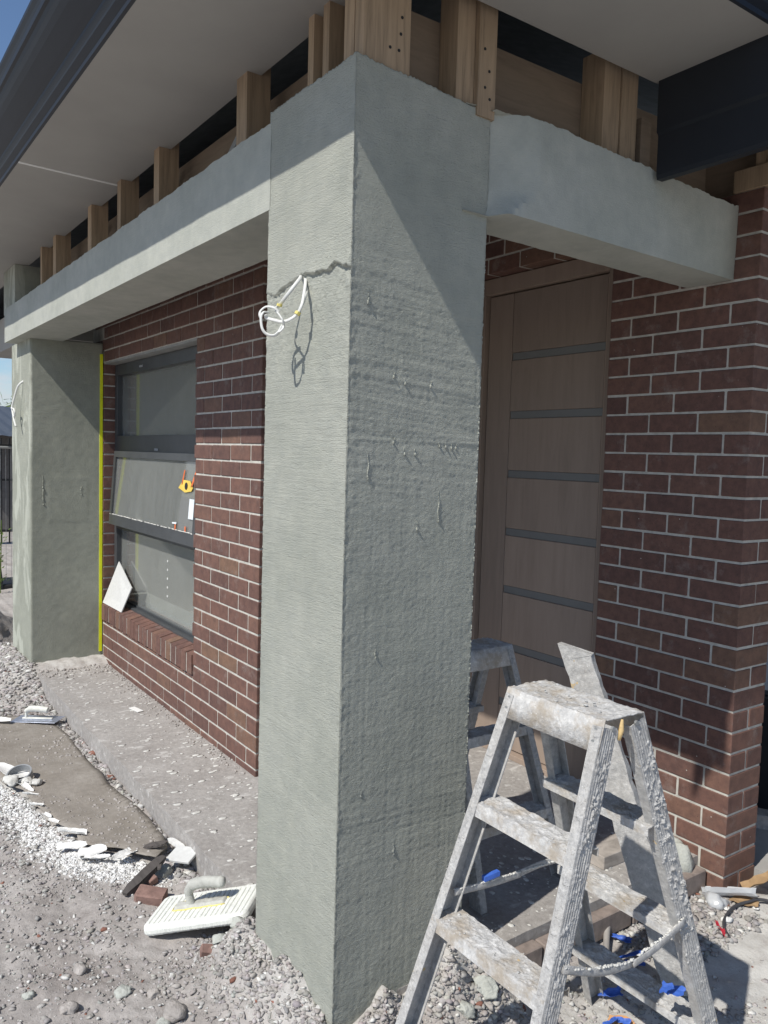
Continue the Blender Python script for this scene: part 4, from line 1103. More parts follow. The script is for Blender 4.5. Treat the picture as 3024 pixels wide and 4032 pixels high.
    # rivets
    for sx in (-1, 1):
        for dz_ in (0.022, 0.05):
            c = V((sx * (hw - 0.018), -(hd + dz_ * tslope + 0.0045), H - dz_)); mb = MB(); mb.tube([c, c + V((0, -0.004, 0))], 0.005, 8); obj('rivet', mb, M['rust'], t)
        for sy in (-1, 1):
            c = V((sx * (hw - 0.002), sy * 0.045, H - 0.022)); mb = MB(); mb.tube([c, c + V((sx * 0.006, 0, 0))], 0.006, 8); obj('rivet', mb, M['rust'], t)
    # hardened drip under the platform's right end
    mb = MB(); mb.tube([(hw + 0.001, -0.012, H - 0.004), (hw + 0.003, -0.016, H - 0.03), (hw + 0.002, -0.022, H - 0.055)], [0.003, 0.007, 0.004], 8); obj('drip', mb, M['ochre_drip'], t, True)
    if spread:
        for sx in (-1, 1):
            zf = 0.60; xo = sx * (hw + sp * (H - zf) - (0.0 if sx > 0 else 0.03) + 0.004)
            yb = hd + tslope * (H - zf) - 0.03
            lo = 0.075 if sx > 0 else 0.02
            pts = smooth_path([(xo, -yb, zf), (xo, -yb * 0.4, zf - lo * 0.75), (xo, 0.02, zf - lo)], 5)
            mb = MB(); mb.tube(pts, 0.011, 8, 0.25, (0, 0, 1)); s1 = obj('spreader_bar', mb, M['ladder_rail'], t, True)
            pts = smooth_path([(xo + sx * 0.004, 0.02, zf - lo), (xo + sx * 0.004, yb * 0.5, zf - lo * 0.85), (xo + sx * 0.004, yb, zf - 0.03)], 5)
            mb = MB(); mb.tube(pts, 0.011, 8, 0.25, (0, 0, 1)); obj('spreader_bar', mb, M['ladder_rail'], t, True)
            its = []
            for q in range(150):
                u = rng.uniform(-1, 1); big = 0.002 + 0.0035 * rng.random() ** 2
                zz = zf - lo * (1 - abs(u)) ** 0.7 - (0.03 * u if u > 0 else 0) + 0.009
                its.append(((xo + rng.uniform(-1, 1) * 0.003, u * yb, zz), (big * 0.8, big * 1.4, big * 0.7), None))
            oo = link('plaster_crust', blob_mesh('plaster_crust', its, IV, IF), M['white_lump'], s1); tag(oo, kind='stuff')
    return t
GLAD = 'plaster splattered step ladders'
lad = ladder((0.447, 0.449, -0.20), 0.0, 1.15, 3, 'sunlit double sided step ladder caked in plaster right of the pillar', GLAD)
lad2 = ladder((-0.545, 0.955, SLAB), math.radians(90), 0.875, 2, 'shaded step ladder half hidden behind the near pillar on the porch', GLAD, 160, False)

# leaning plank behind the sunlit ladder
pb0, pt0 = V((0.355, 1.165, -0.195)), V((-0.070, 1.05, 0.905))
ax_ = (pt0 - pb0).normalized(); vw = (V(cam_o.location) - (pb0 + pt0) / 2).normalized()
side = ax_.cross(vw).normalized(); dep = side.cross(ax_).normalized()
rot_ = 0.35; s2_ = side * math.cos(rot_) + dep * math.sin(rot_); d2_ = dep * math.cos(rot_) - side * math.sin(rot_)
mb = MB(); hw_, ht_, hl_ = 0.052, 0.019, (pt0 - pb0).length / 2
nn2 = 40; pr = []
for i in range(nn2):
    t_ = i / (nn2 - 1); c = pb0 + (pt0 - pb0) * t_
    for (a_, b_) in ((-1, -1), (1, -1), (1, 1), (-1, 1)):
        jit = 0.0035 * (rng.random() - 0.5) * 2
        pr.append(tuple(c + s2_ * a_ * (hw_ + jit) + d2_ * b_ * (ht_ + jit * 0.5) + ax_ * ((0.035 * a_ * -1) if i == nn2 - 1 else 0)))
mb.add(pr, [(i * 4 + k, i * 4 + (k + 1) % 4, i * 4 + 4 + (k + 1) % 4, i * 4 + 4 + k) for i in range(nn2 - 1) for k in range(4)] + [(3, 2, 1, 0), tuple((nn2 - 1) * 4 + k for k in range(4))])
pk = obj('plank', mb, M['ladder_rail'], None, False)
tag(pk, 'grey plaster coated plank leaning behind the ladder platform', 'plank')

# ------------------------------------------------------------------ float, trowel
LF = V((-0.862, -0.268, -0.122)); ex = V((0.268, 0.28, 0.098)).normalized(); ey = V((-0.72, 0.69, 0.0)); ey = (ey - ex * ey.dot(ex)).normalized(); ez = ex.cross(ey).normalized()
fl = thing('plastering_float', LF, 'white ribbed foam plastering float with grey handle beside the near pillar', 'float')
FLn, FWn = 0.395, 0.212
def fpt(a, b, c): return ex * a + ey * b + ez * c
mb = MB()
# ribbed top: saw profile along the length, rounded corners in plan
na = 132; nb = 28
av = np.linspace(0, 1, na); bv = np.linspace(0, 1, nb)
vs = []
for a_ in av:
    for b_ in bv:
        A_ = a_ * FLn; B_ = b_ * FWn
        rr = 0.028
        # rounded corner pull-in
        cx = min(A_, FLn - A_); cy = min(B_, FWn - B_)
        if cx < rr and cy < rr:
            dx_, dy_ = rr - cx, rr - cy; dd_ = math.hypot(dx_, dy_); k_ = max(dx_, dy_) / dd_ if dd_ > 0 else 1
            nx_, ny_ = rr - dx_ * k_, rr - dy_ * k_
            A_ = nx_ if A_ < FLn / 2 else FLn - nx_; B_ = ny_ if B_ < FWn / 2 else FWn - ny_
        inner = (0.018 < B_ < FWn - 0.016) and (0.014 < A_ < FLn - 0.014)
        ph = (a_ * 20) % 1.0
        z_ = 0.0
        if inner: z_ = -0.0045 if ph < 0.16 else 0.0
        e_ = min(cx, cy)
        z_ -= 0.006 * max(0, 1 - e_ / 0.010) ** 2
        z_ += 0.0012 * float(vnoise(A_ * 160, B_ * 160, 7))
        vs.append(fpt(A_, B_, z_))
n0 = len(vs)
fs = [(i * nb + j, (i + 1) * nb + j, (i + 1) * nb + j + 1, i * nb + j + 1) for i in range(na - 1) for j in range(nb - 1)]
bord = [i * nb for i in range(na)] + [(na - 1) * nb + j for j in range(1, nb)] + [i * nb + nb - 1 for i in range(na - 2, -1, -1)] + [j for j in range(nb - 2, 0, -1)]
prev = bord
for (dz_, grow) in ((-0.010, 0.004), (-0.022, 0.004), (-0.030, -0.003)):
    cur = []
    for bi in bord:
        p = vs[bi]; cen = fpt(FLn / 2, FWn / 2, 0); d_ = (p - cen); d_ = (d_ - ez * d_.dot(ez)).normalized()
        cur.append(len(vs)); vs.append(p + ez * dz_ + d_ * (grow + 0.002 * float(rng.random() - 0.5)))
    fs += [(prev[i], prev[(i + 1) % len(bord)], cur[(i + 1) % len(bord)], cur[i]) for i in range(len(bord))]
    prev = cur
fs.append(tuple(prev))
mb.add(vs, fs); obj('foam_pad', mb, M['foam'], fl)
mb = MB()
na2, nb2 = 40, 8; vs = []
for i in range(na2):
    for j in range(nb2):
        a_ = 0.085 + 0.20 * i / (na2 - 1); b_ = 0.088 + 0.046 * j / (nb2 - 1)
        e_ = min(i, na2 - 1 - i, 3) / 3 * min(j, nb2 - 1 - j, 2) / 2
        vs.append(fpt(a_, b_, -0.004 + 0.014 * (e_ > 0) + 0.004 * float(vnoise(i * 0.6, j * 0.7, 3)) * (e_ > 0)))
mb.add(vs, [(i * nb2 + j, (i + 1) * nb2 + j, (i + 1) * nb2 + j + 1, i * nb2 + j + 1) for i in range(na2 - 1) for j in range(nb2 - 1)])
obj('handle_base', mb, M['handle'], fl, True)
mb = MB()
mb.tube(smooth_path([fpt(0.150, 0.111, 0.0), fpt(0.148, 0.111, 0.030), fpt(0.152, 0.111, 0.058), fpt(0.175, 0.111, 0.076), fpt(0.215, 0.111, 0.079), fpt(0.26, 0.111, 0.074), fpt(0.297, 0.111, 0.068)], 6),
        [0.015] * 10 + [0.017] * 6 + [0.020 + 0.001 * (i % 3) for i in range(18)] + [0.019, 0.017, 0.008], 14)
obj('grip', mb, M['handle'], fl, True)
mb = MB()
for p, q in (((0.088, 0.082), (0.288, 0.084)), ((0.262, 0.140), (0.290, 0.128)), ((0.098, 0.140), (0.135, 0.142)), ((0.082, 0.09), (0.082, 0.125))):
    A_ = fpt(p[0], p[1], 0.001); B_ = fpt(q[0], q[1], 0.001); mb.tube([A_ + (B_ - A_) * (i / 10) + ey * 0.0025 * math.sin(i * 2.1) for i in range(11)], 0.0032, 7, 0.6)
obj('glue_bead', mb, M['yellow_glue'], fl, True)
# a chunk under the raised end is the slab's edge, so the float simply rests on it

tr = thing('finishing_trowel', (-3.40, -0.08, gz(-3.4, -0.08) + 0.035), 'steel finishing trowel with white handle lying on dirt by the path', 'trowel', None, (0.03, -0.05, math.radians(47)))
mb = MB(); mb.cbox(-0.15, 0.15, -0.062, 0.062, 0.0, 0.0025, 0.0008); obj('blade', mb, M['steel'], tr)
mb = MB(); mb.cbox(-0.10, 0.10, -0.009, 0.009, 0.0026, 0.012, 0.002); mb.tube(smooth_path([(-0.075, 0, 0.008), (-0.072, 0, 0.04), (-0.05, 0, 0.058)]), 0.009, 10); obj('tang', mb, M['wet_handle'], tr, True)
mb = MB(); mb.tube(smooth_path([(-0.075, 0, 0.050), (-0.05, 0, 0.066), (0.0, 0, 0.068), (0.05, 0, 0.064), (0.075, 0, 0.060)]), [0.014] * 8 + [0.019] * 8 + [0.019] * 8 + [0.018] * 8 + [0.012], 12); obj('grip', mb, M['wet_handle'], tr, True)

# ------------------------------------------------------------------ board on the ground and its scraps
card = [(-3.50, -0.02), (-3.05, 0.020), (-2.21, 0.008), (-1.95, 0.045), (-1.74, 0.058), (-1.52, 0.052), (-1.40, 0.02), (-1.345, -0.05), (-1.43, -0.105), (-1.50, -0.135), (-1.585, -0.225), (-1.66, -0.275), (-1.75, -0.262), (-1.86, -0.302), (-2.075, -0.340), (-2.22, -0.352), (-2.36, -0.365), (-2.50, -0.43), (-2.85, -0.48), (-3.4, -0.42), (-3.62, -0.30)]
import bmesh
bm = bmesh.new()
f = bm.faces.new([bm.verts.new((x, y, 0)) for x, y in card])
bmesh.ops.triangulate(bm, faces=[f])
for _ in range(5):
    bmesh.ops.subdivide_edges(bm, edges=[e for e in bm.edges if e.calc_length() > 0.05], cuts=1)
    bmesh.ops.triangulate(bm, faces=bm.faces)
for v in bm.verts:
    w_ = float(fbm(np.array([v.co.x * 3]), np.array([v.co.y * 3]), 121, 3)[0]); e_ = float(fbm(np.array([v.co.x * 30]), np.array([v.co.y * 30]), 123, 2)[0])
    v.co.z = -0.140 + 0.012 * w_ + 0.002 * e_
    if v.is_boundary: v.co.x += 0.012 * e_; v.co.y += 0.012 * w_
me = bpy.data.meshes.new('ground_board'); bm.to_mesh(me); bm.free()
me.polygons.foreach_set('use_smooth', [True] * len(me.polygons))
cd = link('ground_board', me, M['card']); md = cd.modifiers.new('thick', 'SOLIDIFY'); md.thickness = 0.004; md.offset = 0
tag(cd, 'muddy brown board sheet lying on the ground beside the path', 'board sheet')

def curl(name, x, y, z, L, W, rz, amt, m, label, cat, group, tilt=0.3):
    nx, ny = 14, 6; vs = []
    sd = int(abs(x * 1000)) % 97
    for i in range(nx):
        for j in range(ny):
            u = i / (nx - 1) - 0.5; v = j / (ny - 1) - 0.5
            e = (1 - 0.45 * float(abs(vnoise(u * 6, 0.3, sd))) * 2) * (min(1.0, 0.25 + (i + 1) / nx * (1.2 + sd % 3)) if sd % 2 else min(1.0, 0.6 + (nx - i) / nx * (1 + sd % 2)))
            ang = v * amt
            yy = W * (math.sin(ang) / amt if amt > 0.01 else v) * e; zz = W * ((1 - math.cos(ang)) / max(amt, 0.01)) * 1.2 + tilt * L * (u + 0.5) * 0.25
            vs.append((u * L * (1 + 0.3 * float(vnoise(v * 7, 0.5, sd + 1))) + 0.04 * W * v * ((sd % 7) - 3), yy, zz + 0.006 * float(vnoise(u * 5, v * 5, sd + 2))))
    mb = MB(); mb.add(vs, [tuple(f) for f in grid_faces(nx, ny)])
    o = obj(name, mb, m, None, False); o.location = (x, y, z); o.rotation_euler = (((sd * 37) % 100 / 100 - 0.5) * 0.9, ((sd * 53) % 100 / 100 - 0.5) * 0.35, rz)
    md = o.modifiers.new('thick', 'SOLIDIFY'); md.thickness = 0.0015
    return tag(o, label, cat, group)
GS = 'curled white paper scraps along the board edge'
LS = 'torn curled white paper scrap at the edge of the ground board'
SCR = ['rolled white scrap just right of the plaster lumps', 'thin curled white scrap next along from the rolled one', 'small curled scrap halfway along the board edge', 'tiny folded scrap beside the halfway one', 'long tall white paper curl standing at the board corner',
       'pointed flat white scrap below the tall paper curl', 'broad white folded sheet in the middle of the front scraps', 'white scrap overlapping the broad folded sheet', 'white leaf shaped curl nearest the dark timber shard', 'white scrap tucked between ring and plaster crumbs', 'slim white scrap lying along the board edge before the corner']
for q_, (x, y, L, W, rz, amt) in enumerate([(-2.36, -0.345, 0.10, 0.04, 0.3, 2.2), (-2.28, -0.35, 0.08, 0.03, 0.9, 1.8), (-1.99, -0.335, 0.07, 0.03, 0.2, 2.0), (-1.92, -0.325, 0.06, 0.03, 0.5, 1.5),
                              (-1.755, -0.285, 0.14, 0.055, 0.75, 2.2), (-1.63, -0.315, 0.13, 0.05, 0.95, 1.2), (-1.535, -0.255, 0.12, 0.08, 1.2, 0.7), (-1.475, -0.255, 0.10, 0.05, 1.0, 1.1),
                              (-1.435, -0.15, 0.10, 0.06, 2.0, 1.2), (-2.45, -0.37, 0.07, 0.05, 0.1, 1.2), (-2.14, -0.35, 0.09, 0.025, 0.4, 1.9)]):
    curl('paper_scrap', x, y, max(gz(x, y), -0.150) + 0.008, L, W, rz, amt, M['paper'], SCR[q_], 'paper scrap', GS)
curl('paper_scrap', -2.62, -0.385, -0.135, 0.26, 0.12, 0.3, 0.5, M['paper'], 'large flat white sheet scrap under the grey ring at the left edge', 'paper scrap', None, 0.1)
tg_ = thing('tape_roll', (-2.505, -0.355, -0.122), 'grey ring of tape lying on white scrap at the left edge', 'tape roll', None, (0.35, 0.15, 0.4))
mb = MB(); n_ = 28
ring = []
for k in range(n_):
    a_ = 2 * math.pi * k / n_
    for (r_, z_) in ((0.062, -0.02), (0.062, 0.02), (0.055, 0.02), (0.055, -0.02)): ring.append((r_ * math.cos(a_), r_ * math.sin(a_), z_))
mb.add(ring, [(k * 4 + j, ((k + 1) % n_) * 4 + j, ((k + 1) % n_) * 4 + (j + 1) % 4, k * 4 + (j + 1) % 4) for k in range(n_) for j in range(4)]); obj('ring', mb, M['grey_plastic'], tg_, False)

def lump(name, x, y, z, s, m, label, cat, group=None, seed=0, rz=0.0, sub=IV2, subf=IF2):
    r = np.random.default_rng(seed + 500)
    p = sub.copy()
    off = r.random(3) * 40
    d = 1 + 0.55 * fbm(p[:, 0] * 1.6 + off[0] + p[:, 2], p[:, 1] * 1.6 + off[1] - p[:, 2], seed + 9, 3)
    for q in range(5):      # knock flats off it
        nn3 = r.standard_normal(3); nn3 /= np.linalg.norm(nn3); h_ = 0.55 + 0.3 * r.random()
        t_ = p @ nn3; ov = np.maximum(t_ - h_, 0); p = p - ov[:, None] * nn3
    d = d * (1 + 0.16 * fbm(p[:, 0] * 7 + off[1] + 3 * p[:, 2], p[:, 1] * 7 + off[2] - 3 * p[:, 2], seed + 19, 3)); p = p * d[:, None] * np.array(s)
    ca, sa = math.cos(rz), math.sin(rz)
    p = np.stack([p[:, 0] * ca - p[:, 1] * sa, p[:, 0] * sa + p[:, 1] * ca, p[:, 2]], 1)
    me = npmesh(name, p, subf, False); o = link(name, me, m); o.location = (x, y, z)
    return tag(o, label, cat, group)
GW = 'white plaster lumps on the ground board'
for i, (x, y, s) in enumerate([(-2.475, -0.40, (0.055, 0.04, 0.022)), (-2.42, -0.335, (0.04, 0.03, 0.018)), (-2.39, -0.30, (0.03, 0.025, 0.014))]):
    lump('plaster_lump', x, y, -0.125, s, M['white_lump'], ('largest dried plaster lump right under the grey ring of tape', 'middle dried plaster lump just right of the grey ring', 'smallest dried plaster lump furthest right of the grey ring')[i], 'plaster lump', GW, 30 + i)
# rocks and clods on the dirt, each told apart
for i, (x, y, s, m_, lab) in enumerate([
        (-0.787, -0.50, 0.024, 'rock', 'small brown clod alone on bare dirt left of the float'),
        (-0.744, -0.671, 0.022, 'grey_rock', 'pale flat clod at the bottom left edge of the dirt'),
        (-0.607, -0.578, 0.034, 'rock', 'large brown egg shaped clod low on the dirt'),
        (-0.59, -0.412, 0.030, 'grey_rock', 'flat greenish mortar flake between two brown clods'),
        (-0.53, -0.339, 0.027, 'rock', 'angular pinkish clod right of the flat mortar flake'),
        (-0.415, -0.308, 0.044, 'rock', 'broad flat brown clod near the pillar foot'),
        (-0.392, -0.36, 0.030, 'grey_rock', 'grey mortar clod at the bottom edge before the pillar'),
        (-0.61, -0.082, 0.028, 'grey_rock', 'grey chunk wedged under the near edge of the float'),
        (-0.57, -0.03, 0.030, 'grey_rock', 'grey clod between the float corner and the pillar'),
        (-1.26, -0.045, 0.045, 'grey_rock', 'big round grey clod beside the dark timber shard')]):
    z = gz(x, y)
    lump('clod', x, y, z + s * 0.22, (s, s * 0.85, s * 0.55), M[m_], lab, 'clod', 'clods and stones on the dirt', i, i * 1.3)
for i, (x, y, s, lab) in enumerate([(0.03, 0.555, 0.060, 'big crumbly mortar clod against the pillar foot behind the ladder'), (0.10, 0.50, 0.040, 'smaller mortar clod beside the big one at the pillar foot'), (0.13, 0.40, 0.035, 'mortar clod under the lowest ladder step near the pillar')]):
    lump('mortar_clod', x, y, gz(x, y) + s * 0.15, (s, s * 0.8, s * 0.7), M['grey_rock'], lab, 'clod', 'mortar clods at the pillar foot', 60 + i, i * 0.9, IV3, IF3)
lump('mortar_heap', -0.06, 1.73, -0.09, (0.09, 0.07, 0.11), M['grey_rock'], 'lump of grey mortar stuck against the foot of the brick pier', 'mortar lump', None, 71)
# broken bricks, dark shards
def chunk(name, x, y, rz, sx, sy, sz, m, label, cat, tilt=0.1, seed=3):
    mb = MB(); mb.cbox(-sx, sx, -sy, sy, -sz, sz, min(sx, sy, sz) * 0.18)
    r = random.Random(seed); mb.v = [(a + r.uniform(-1, 1) * sx * 0.09, b + r.uniform(-1, 1) * sy * 0.12, c + r.uniform(-1, 1) * sz * 0.12) for a, b, c in mb.v]
    o = obj(name, mb, m); o.location = (x, y, gz(x, y) + sz * 0.85); o.rotation_euler = (tilt, tilt * 0.6, rz)
    return tag(o, label, cat)
chunk('brick_fragment', -1.085, -0.155, 0.9, 0.055, 0.034, 0.026, M['redbrick'], 'larger broken red brick piece between the float and the ground board', 'broken brick', 0.15, 3)
chunk('brick_fragment', -1.21, -0.115, 0.4, 0.026, 0.02, 0.018, M['redbrick'], 'small red brick chip behind the larger broken brick piece', 'broken brick', 0.3, 5)
chunk('brick_fragment', -0.62, -0.12, 1.3, 0.022, 0.017, 0.014, M['redbrick'], 'red brick chip in the rubble under the front edge of the float', 'broken brick', 0.4, 9)
def stick(name, a, b, w, h, m, label, cat):
    a = V(a); b = V(b); mb = MB(); d = b - a; n_ = 12; pr = []
    sd = d.cross(V((0, 0, 1))).normalized(); up = sd.cross(d).normalized()
    for i in range(n_):
        t_ = i / (n_ - 1); k_ = 1 - 0.5 * abs(2 * t_ - 1) ** 4
        for (p_, q_) in ((-1, -1), (1, -1), (1, 1), (-1, 1)):
            pr.append(tuple(a + d * t_ + sd * p_ * w * k_ * (1 + 0.2 * (rng.random() - 0.5)) + up * q_ * h * k_))
    mb.add(pr, [(i * 4 + k, i * 4 + (k + 1) % 4, i * 4 + 4 + (k + 1) % 4, i * 4 + 4 + k) for i in range(n_ - 1) for k in range(4)] + [(3, 2, 1, 0), tuple((n_ - 1) * 4 + k for k in range(4))])
    return tag(obj(name, mb, m), label, cat)
stick('timber_shard', (-1.155, -0.235, -0.150), (-1.275, -0.035, -0.105), 0.022, 0.012, M['old_timber'], 'long dark weathered timber shard lying across the dirt', 'timber shard')
stick('timber_shard', (-1.46, -0.055, -0.135), (-1.385, 0.015, -0.105), 0.022, 0.005, M['old_timber'], 'short dark bark piece standing on the ground board edge', 'timber shard')
stick('timber_shard', (-1.26, -0.06, -0.12), (-1.19, -0.085, -0.105), 0.008, 0.007, M['old_timber'], 'small dark stick beside the red brick chips', 'timber shard')
stick('white_offcut', (-1.46, 0.055, -0.128), (-1.30, 0.060, -0.105), 0.014, 0.006, M['paper'], 'thin white plastic strip beside the path edge', 'offcut')
mb = MB(); mb.cbox(-0.06, 0.06, -0.045, 0.045, -0.006, 0.006, 0.002); o = obj('white_offcut', mb, M['tile']); o.location = (-1.255, 0.040, -0.108); o.rotation_euler = (0.25, -0.12, 0.55)
tag(o, 'square pale grey offcut leaning on the path edge', 'offcut')
mb = MB(); mb.cbox(-0.055, 0.055, -0.02, 0.02, -0.002, 0.002, 0.001); o = obj('plaster_chip', mb, M['paper']); o.location = (-3.03, 0.42, SLAB + 0.005); o.rotation_euler = (0, 0, 0.2)
tag(o, 'white flake lying on the path near the brick wall', 'chip')
curl('paper_scrap', -3.50, -0.30, -0.13, 0.22, 0.05, 0.65, 1.4, M['paper'], 'long white torn strip on the ground in front of the trowel', 'paper scrap', None, 0.05)

# right hand rubbish
mb = MB(); mb.cbox(-0.26, -0.145, 1.36, 1.60, SLAB, SLAB + 0.055, 0.003)
tag(obj('timber_block', mb, make_wood('grey_block', (0.36, 0.33, 0.30), (6, 2, 6), 0.9)), 'grey timber block lying on the porch behind the ladder', 'timber block')
curl('plastic_wrap', 0.135, 1.80, -0.165, 0.20, 0.10, 0.5, 2.4, M['wrap'], 'crumpled clear plastic wrap at the foot of the brick pier', 'plastic wrap', None, 0.4)
lump('plastic_wrap', 0.115, 1.735, -0.165, (0.045, 0.04, 0.03), M['wrap'], 'small crushed plastic ball in front of the brick pier', 'plastic wrap', None, 83)
curl('cardboard_piece', 0.20, 1.98, -0.13, 0.22, 0.10, 1.1, 0.9, M['cardbox'], 'brown torn cardboard leaning at the far right by the pier', 'cardboard', None, 0.9)
curl('cardboard_piece', 0.185, 1.83, -0.165, 0.10, 0.075, 0.3, 0.3, M['cardbox'], 'small brown cardboard flap in front of the plastic wrap', 'cardboard', None, 0.4)
for i, (x, y, s, lab) in enumerate([(0.053, 1.774, 0.026, 'biggest white plaster chip right at the foot of the pier corner'), (0.105, 1.715, 0.022, 'white plaster chip in front of the crushed plastic ball'), (0.165, 1.735, 0.016, 'white plaster chip just left of the cardboard flap'),
        (0.225, 1.83, 0.018, 'white plaster chip right of the cardboard flap'), (0.205, 1.668, 0.022, 'long white plaster chip inside the curve of the thin hose')]):
    lump('plaster_chip', x, y, gz(x, y) + s * 0.3, (s, s * 0.7, s * 0.45), M['paper'], lab, 'chip', 'white plaster chips by the brick pier', 90 + i, i, IV1, IF1)
mb = MB(); mb.tube(smooth_path([(0.42, 1.99, gz(0.42, 1.99) + 0.012), (0.241, 1.901, gz(0.24, 1.9) + 0.02), (0.205, 1.82, gz(0.2, 1.82) + 0.02), (0.188, 1.742, gz(0.19, 1.74) + 0.015), (0.205, 1.656, gz(0.2, 1.66) + 0.012), (0.238, 1.601, gz(0.24, 1.6) + 0.012), (0.285, 1.56, gz(0.285, 1.56) + 0.008)], 8), 0.006, 8)
tag(obj('black_hose', mb, M['hose'], None, True), 'thin dark hose curving over the pale ground at the right edge', 'hose')
mb = MB(); mb.tube(smooth_path([(0.085, 1.105, gz(0.09, 1.1) + 0.01), (0.015, 1.20, -0.13), (-0.005, 1.285, -0.11), (0.05, 1.33, -0.12), (0.105, 1.33, -0.15), (0.15, 1.28, gz(0.15, 1.28) + 0.01)], 8), 0.012, 10)
tag(obj('grey_conduit', mb, M['conduit'], None, True), 'bent grey conduit loop on the ground under the ladder steps', 'conduit')
GB = 'torn blue tape scraps around the ladder'
LB = 'torn piece of blue tape lying on the ground under the ladder'
BLB = ['crumpled blue tape under the middle rear step', 'long blue tape strip behind the sagging spreader bar', 'small blue tape bit beside the long strip', 'tall blue tape curl between the rear ladder legs', 'blue tape fragment beside the orange card scrap', 'lowest blue tape bit under the ladder near the bottom edge']
for i, (x, y, L, W, rz, amt) in enumerate([(0.075, 1.20, 0.07, 0.04, 0.4, 1.6), (0.16, 1.15, 0.085, 0.028, 1.1, 1.2), (0.19, 1.13, 0.07, 0.03, 0.2, 1.6), (0.245, 0.93, 0.075, 0.042, 0.9, 1.5), (0.35, 0.865, 0.05, 0.03, 0.3, 1.2), (0.335, 0.825, 0.05, 0.025, 1.4, 1.5)]):
    curl('blue_tape_scrap', x, y, gz(x, y) + 0.014, L, W, rz, amt, M['blue'], BLB[i], 'tape scrap', GB, 0.5)
curl('blue_tape_scrap', 0.622, 0.705, 0.146, 0.06, 0.045, 0.4, 0.3, M['blue'], 'blue tape smear stuck on the rear middle step of the sunlit ladder', 'tape scrap', None, 0.02)
mb = MB(); mb.obox((0.27, 0.345, 0.412), (0.25, 1, 0.22), (1, 0, 0), (0, 0, 1), 0.024, 0.007, 0.007); tag(obj('blue_clip', mb, M['blue']), 'small blue clip sitting on the left ladder spreader', 'clip')
for i, (x, y) in enumerate([(0.21, 1.60), (0.255, 1.57)]):
    curl('red_scrap', x, y, gz(x, y) + 0.008, 0.05, 0.018, 2.4, 1.0, M['red'], ('shiny red wrapper scrap left of the thin hose', 'smaller red wrapper scrap lower along the thin hose')[i], 'wrapper scrap', 'red wrapper scraps by the hose', 0.1)
chunk('stone_block', -0.10, 2.46, 0.6, 0.06, 0.045, 0.035, M['rock'], 'grey stone piece on the garage floor past the pier', 'stone', 0.05, 12).location = (-0.115, 2.44, -0.085)
curl('cardboard_piece', 0.345, 0.86, gz(0.345, 0.86) + 0.005, 0.08, 0.06, 0.6, 0.4, plain('orange_card', (0.5, 0.27, 0.12), 0.9), 'orange brown card scrap between the rear ladder legs', 'cardboard', None, 0.15)

# ------------------------------------------------------------------ loose gravel
def gravel(name, xy, size, cols, seed, flat=0.65):
    r = np.random.default_rng(seed); n = len(xy)
    Z = ground_h(xy[:, 0], xy[:, 1])
    nvv = len(IV)
    P = IV[None] * np.clip(1 + 0.36 * r.standard_normal((n, nvv, 1)), 0.35, 1.9) * (size[:, None, None] * np.stack([1 + 0.35 * r.standard_normal(n), 1 + 0.25 * r.standard_normal(n), flat * np.ones(n)], -1)[:, None, :])
    a = r.random(n) * 6.28; ca, sa = np.cos(a)[:, None], np.sin(a)[:, None]
    P = np.stack([P[..., 0] * ca - P[..., 1] * sa, P[..., 0] * sa + P[..., 1] * ca, P[..., 2]], -1)
    P += np.stack([xy[:, 0], xy[:, 1], Z + size * 0.22], -1)[:, None, :]
    F = (IF[None] + (np.arange(n) * nvv)[:, None, None]).reshape(-1, 3)
    me = npmesh(name, P.reshape(-1, 3), F, False)
    ca_ = me.color_attributes.new('Col', 'FLOAT_COLOR', 'POINT')
    cc = np.concatenate([np.repeat(cols, nvv, 0), np.ones((n * nvv, 1))], 1).astype(np.float32)
    ca_.data.foreach_set('color', cc.ravel())
    o = link(name, me, M['stone'])
    return o
def inside_bad(x, y):
    bad = (x > -PW - 0.01) & (x < 0.01) & (y > -0.005) & (y < PD)
    bad |= (y > 0.07) & (x > -4.3) & (x < 0.0) & (y < 1.8)
    bad |= (y > YP - 0.01) & (x < XP + 0.01)
    bad |= (x < -4.34) & (y > 0.06)
    return bad
def stone_cols(n, r, white=0.12, red=0.012):
    base = np.array([0.395, 0.373, 0.354])[None] * (0.74 + 0.46 * r.random((n, 1))) * (1 + 0.018 * r.standard_normal((n, 3)))
    w = r.random(n)
    base[w < white] = np.array([0.60, 0.59, 0.56]) * (0.8 + 0.35 * r.random(((w < white).sum(), 1)))
    base[w > 1 - red] = np.array([0.25, 0.12, 0.09]) * (0.8 + 0.4 * r.random(((w > 1 - red).sum(), 1)))
    return np.clip(base, 0.02, 0.85)
r = np.random.default_rng(5)
xs_, ys_, ss_ = [], [], []
def scatter(n, x0, x1, y0, y1, smin, smax, p=2.6, dens=None):
    x = r.uniform(x0, x1, n); y = r.uniform(y0, y1, n); s = smin + (smax - smin) * r.random(n) ** p
    k = ~inside_bad(x, y)
    k &= ~((seg_inside(x, y)))
    if dens is not None: k &= r.random(n) < dens(x, y)
    xs_.append(x[k]); ys_.append(y[k]); ss_.append(s[k])
def seg_inside(x, y):      # points lying on the ground board
    c = np.array(card); ins = np.zeros(x.shape, bool); j = len(c) - 1
    for i in range(len(c)):
        cond = ((c[i, 1] > y) != (c[j, 1] > y)) & (x < (c[j, 0] - c[i, 0]) * (y - c[i, 1]) / (c[j, 1] - c[i, 1] + 1e-12) + c[i, 0]); ins ^= cond; j = i
    return ins
patch = lambda x, y: np.clip(0.55 + 1.6 * fbm(x * 5, y * 5, 131, 3), 0.08, 1)
scatter(15000, -1.7, 0.15, -0.95, 0.08, 0.0014, 0.0095, 3.8, patch)
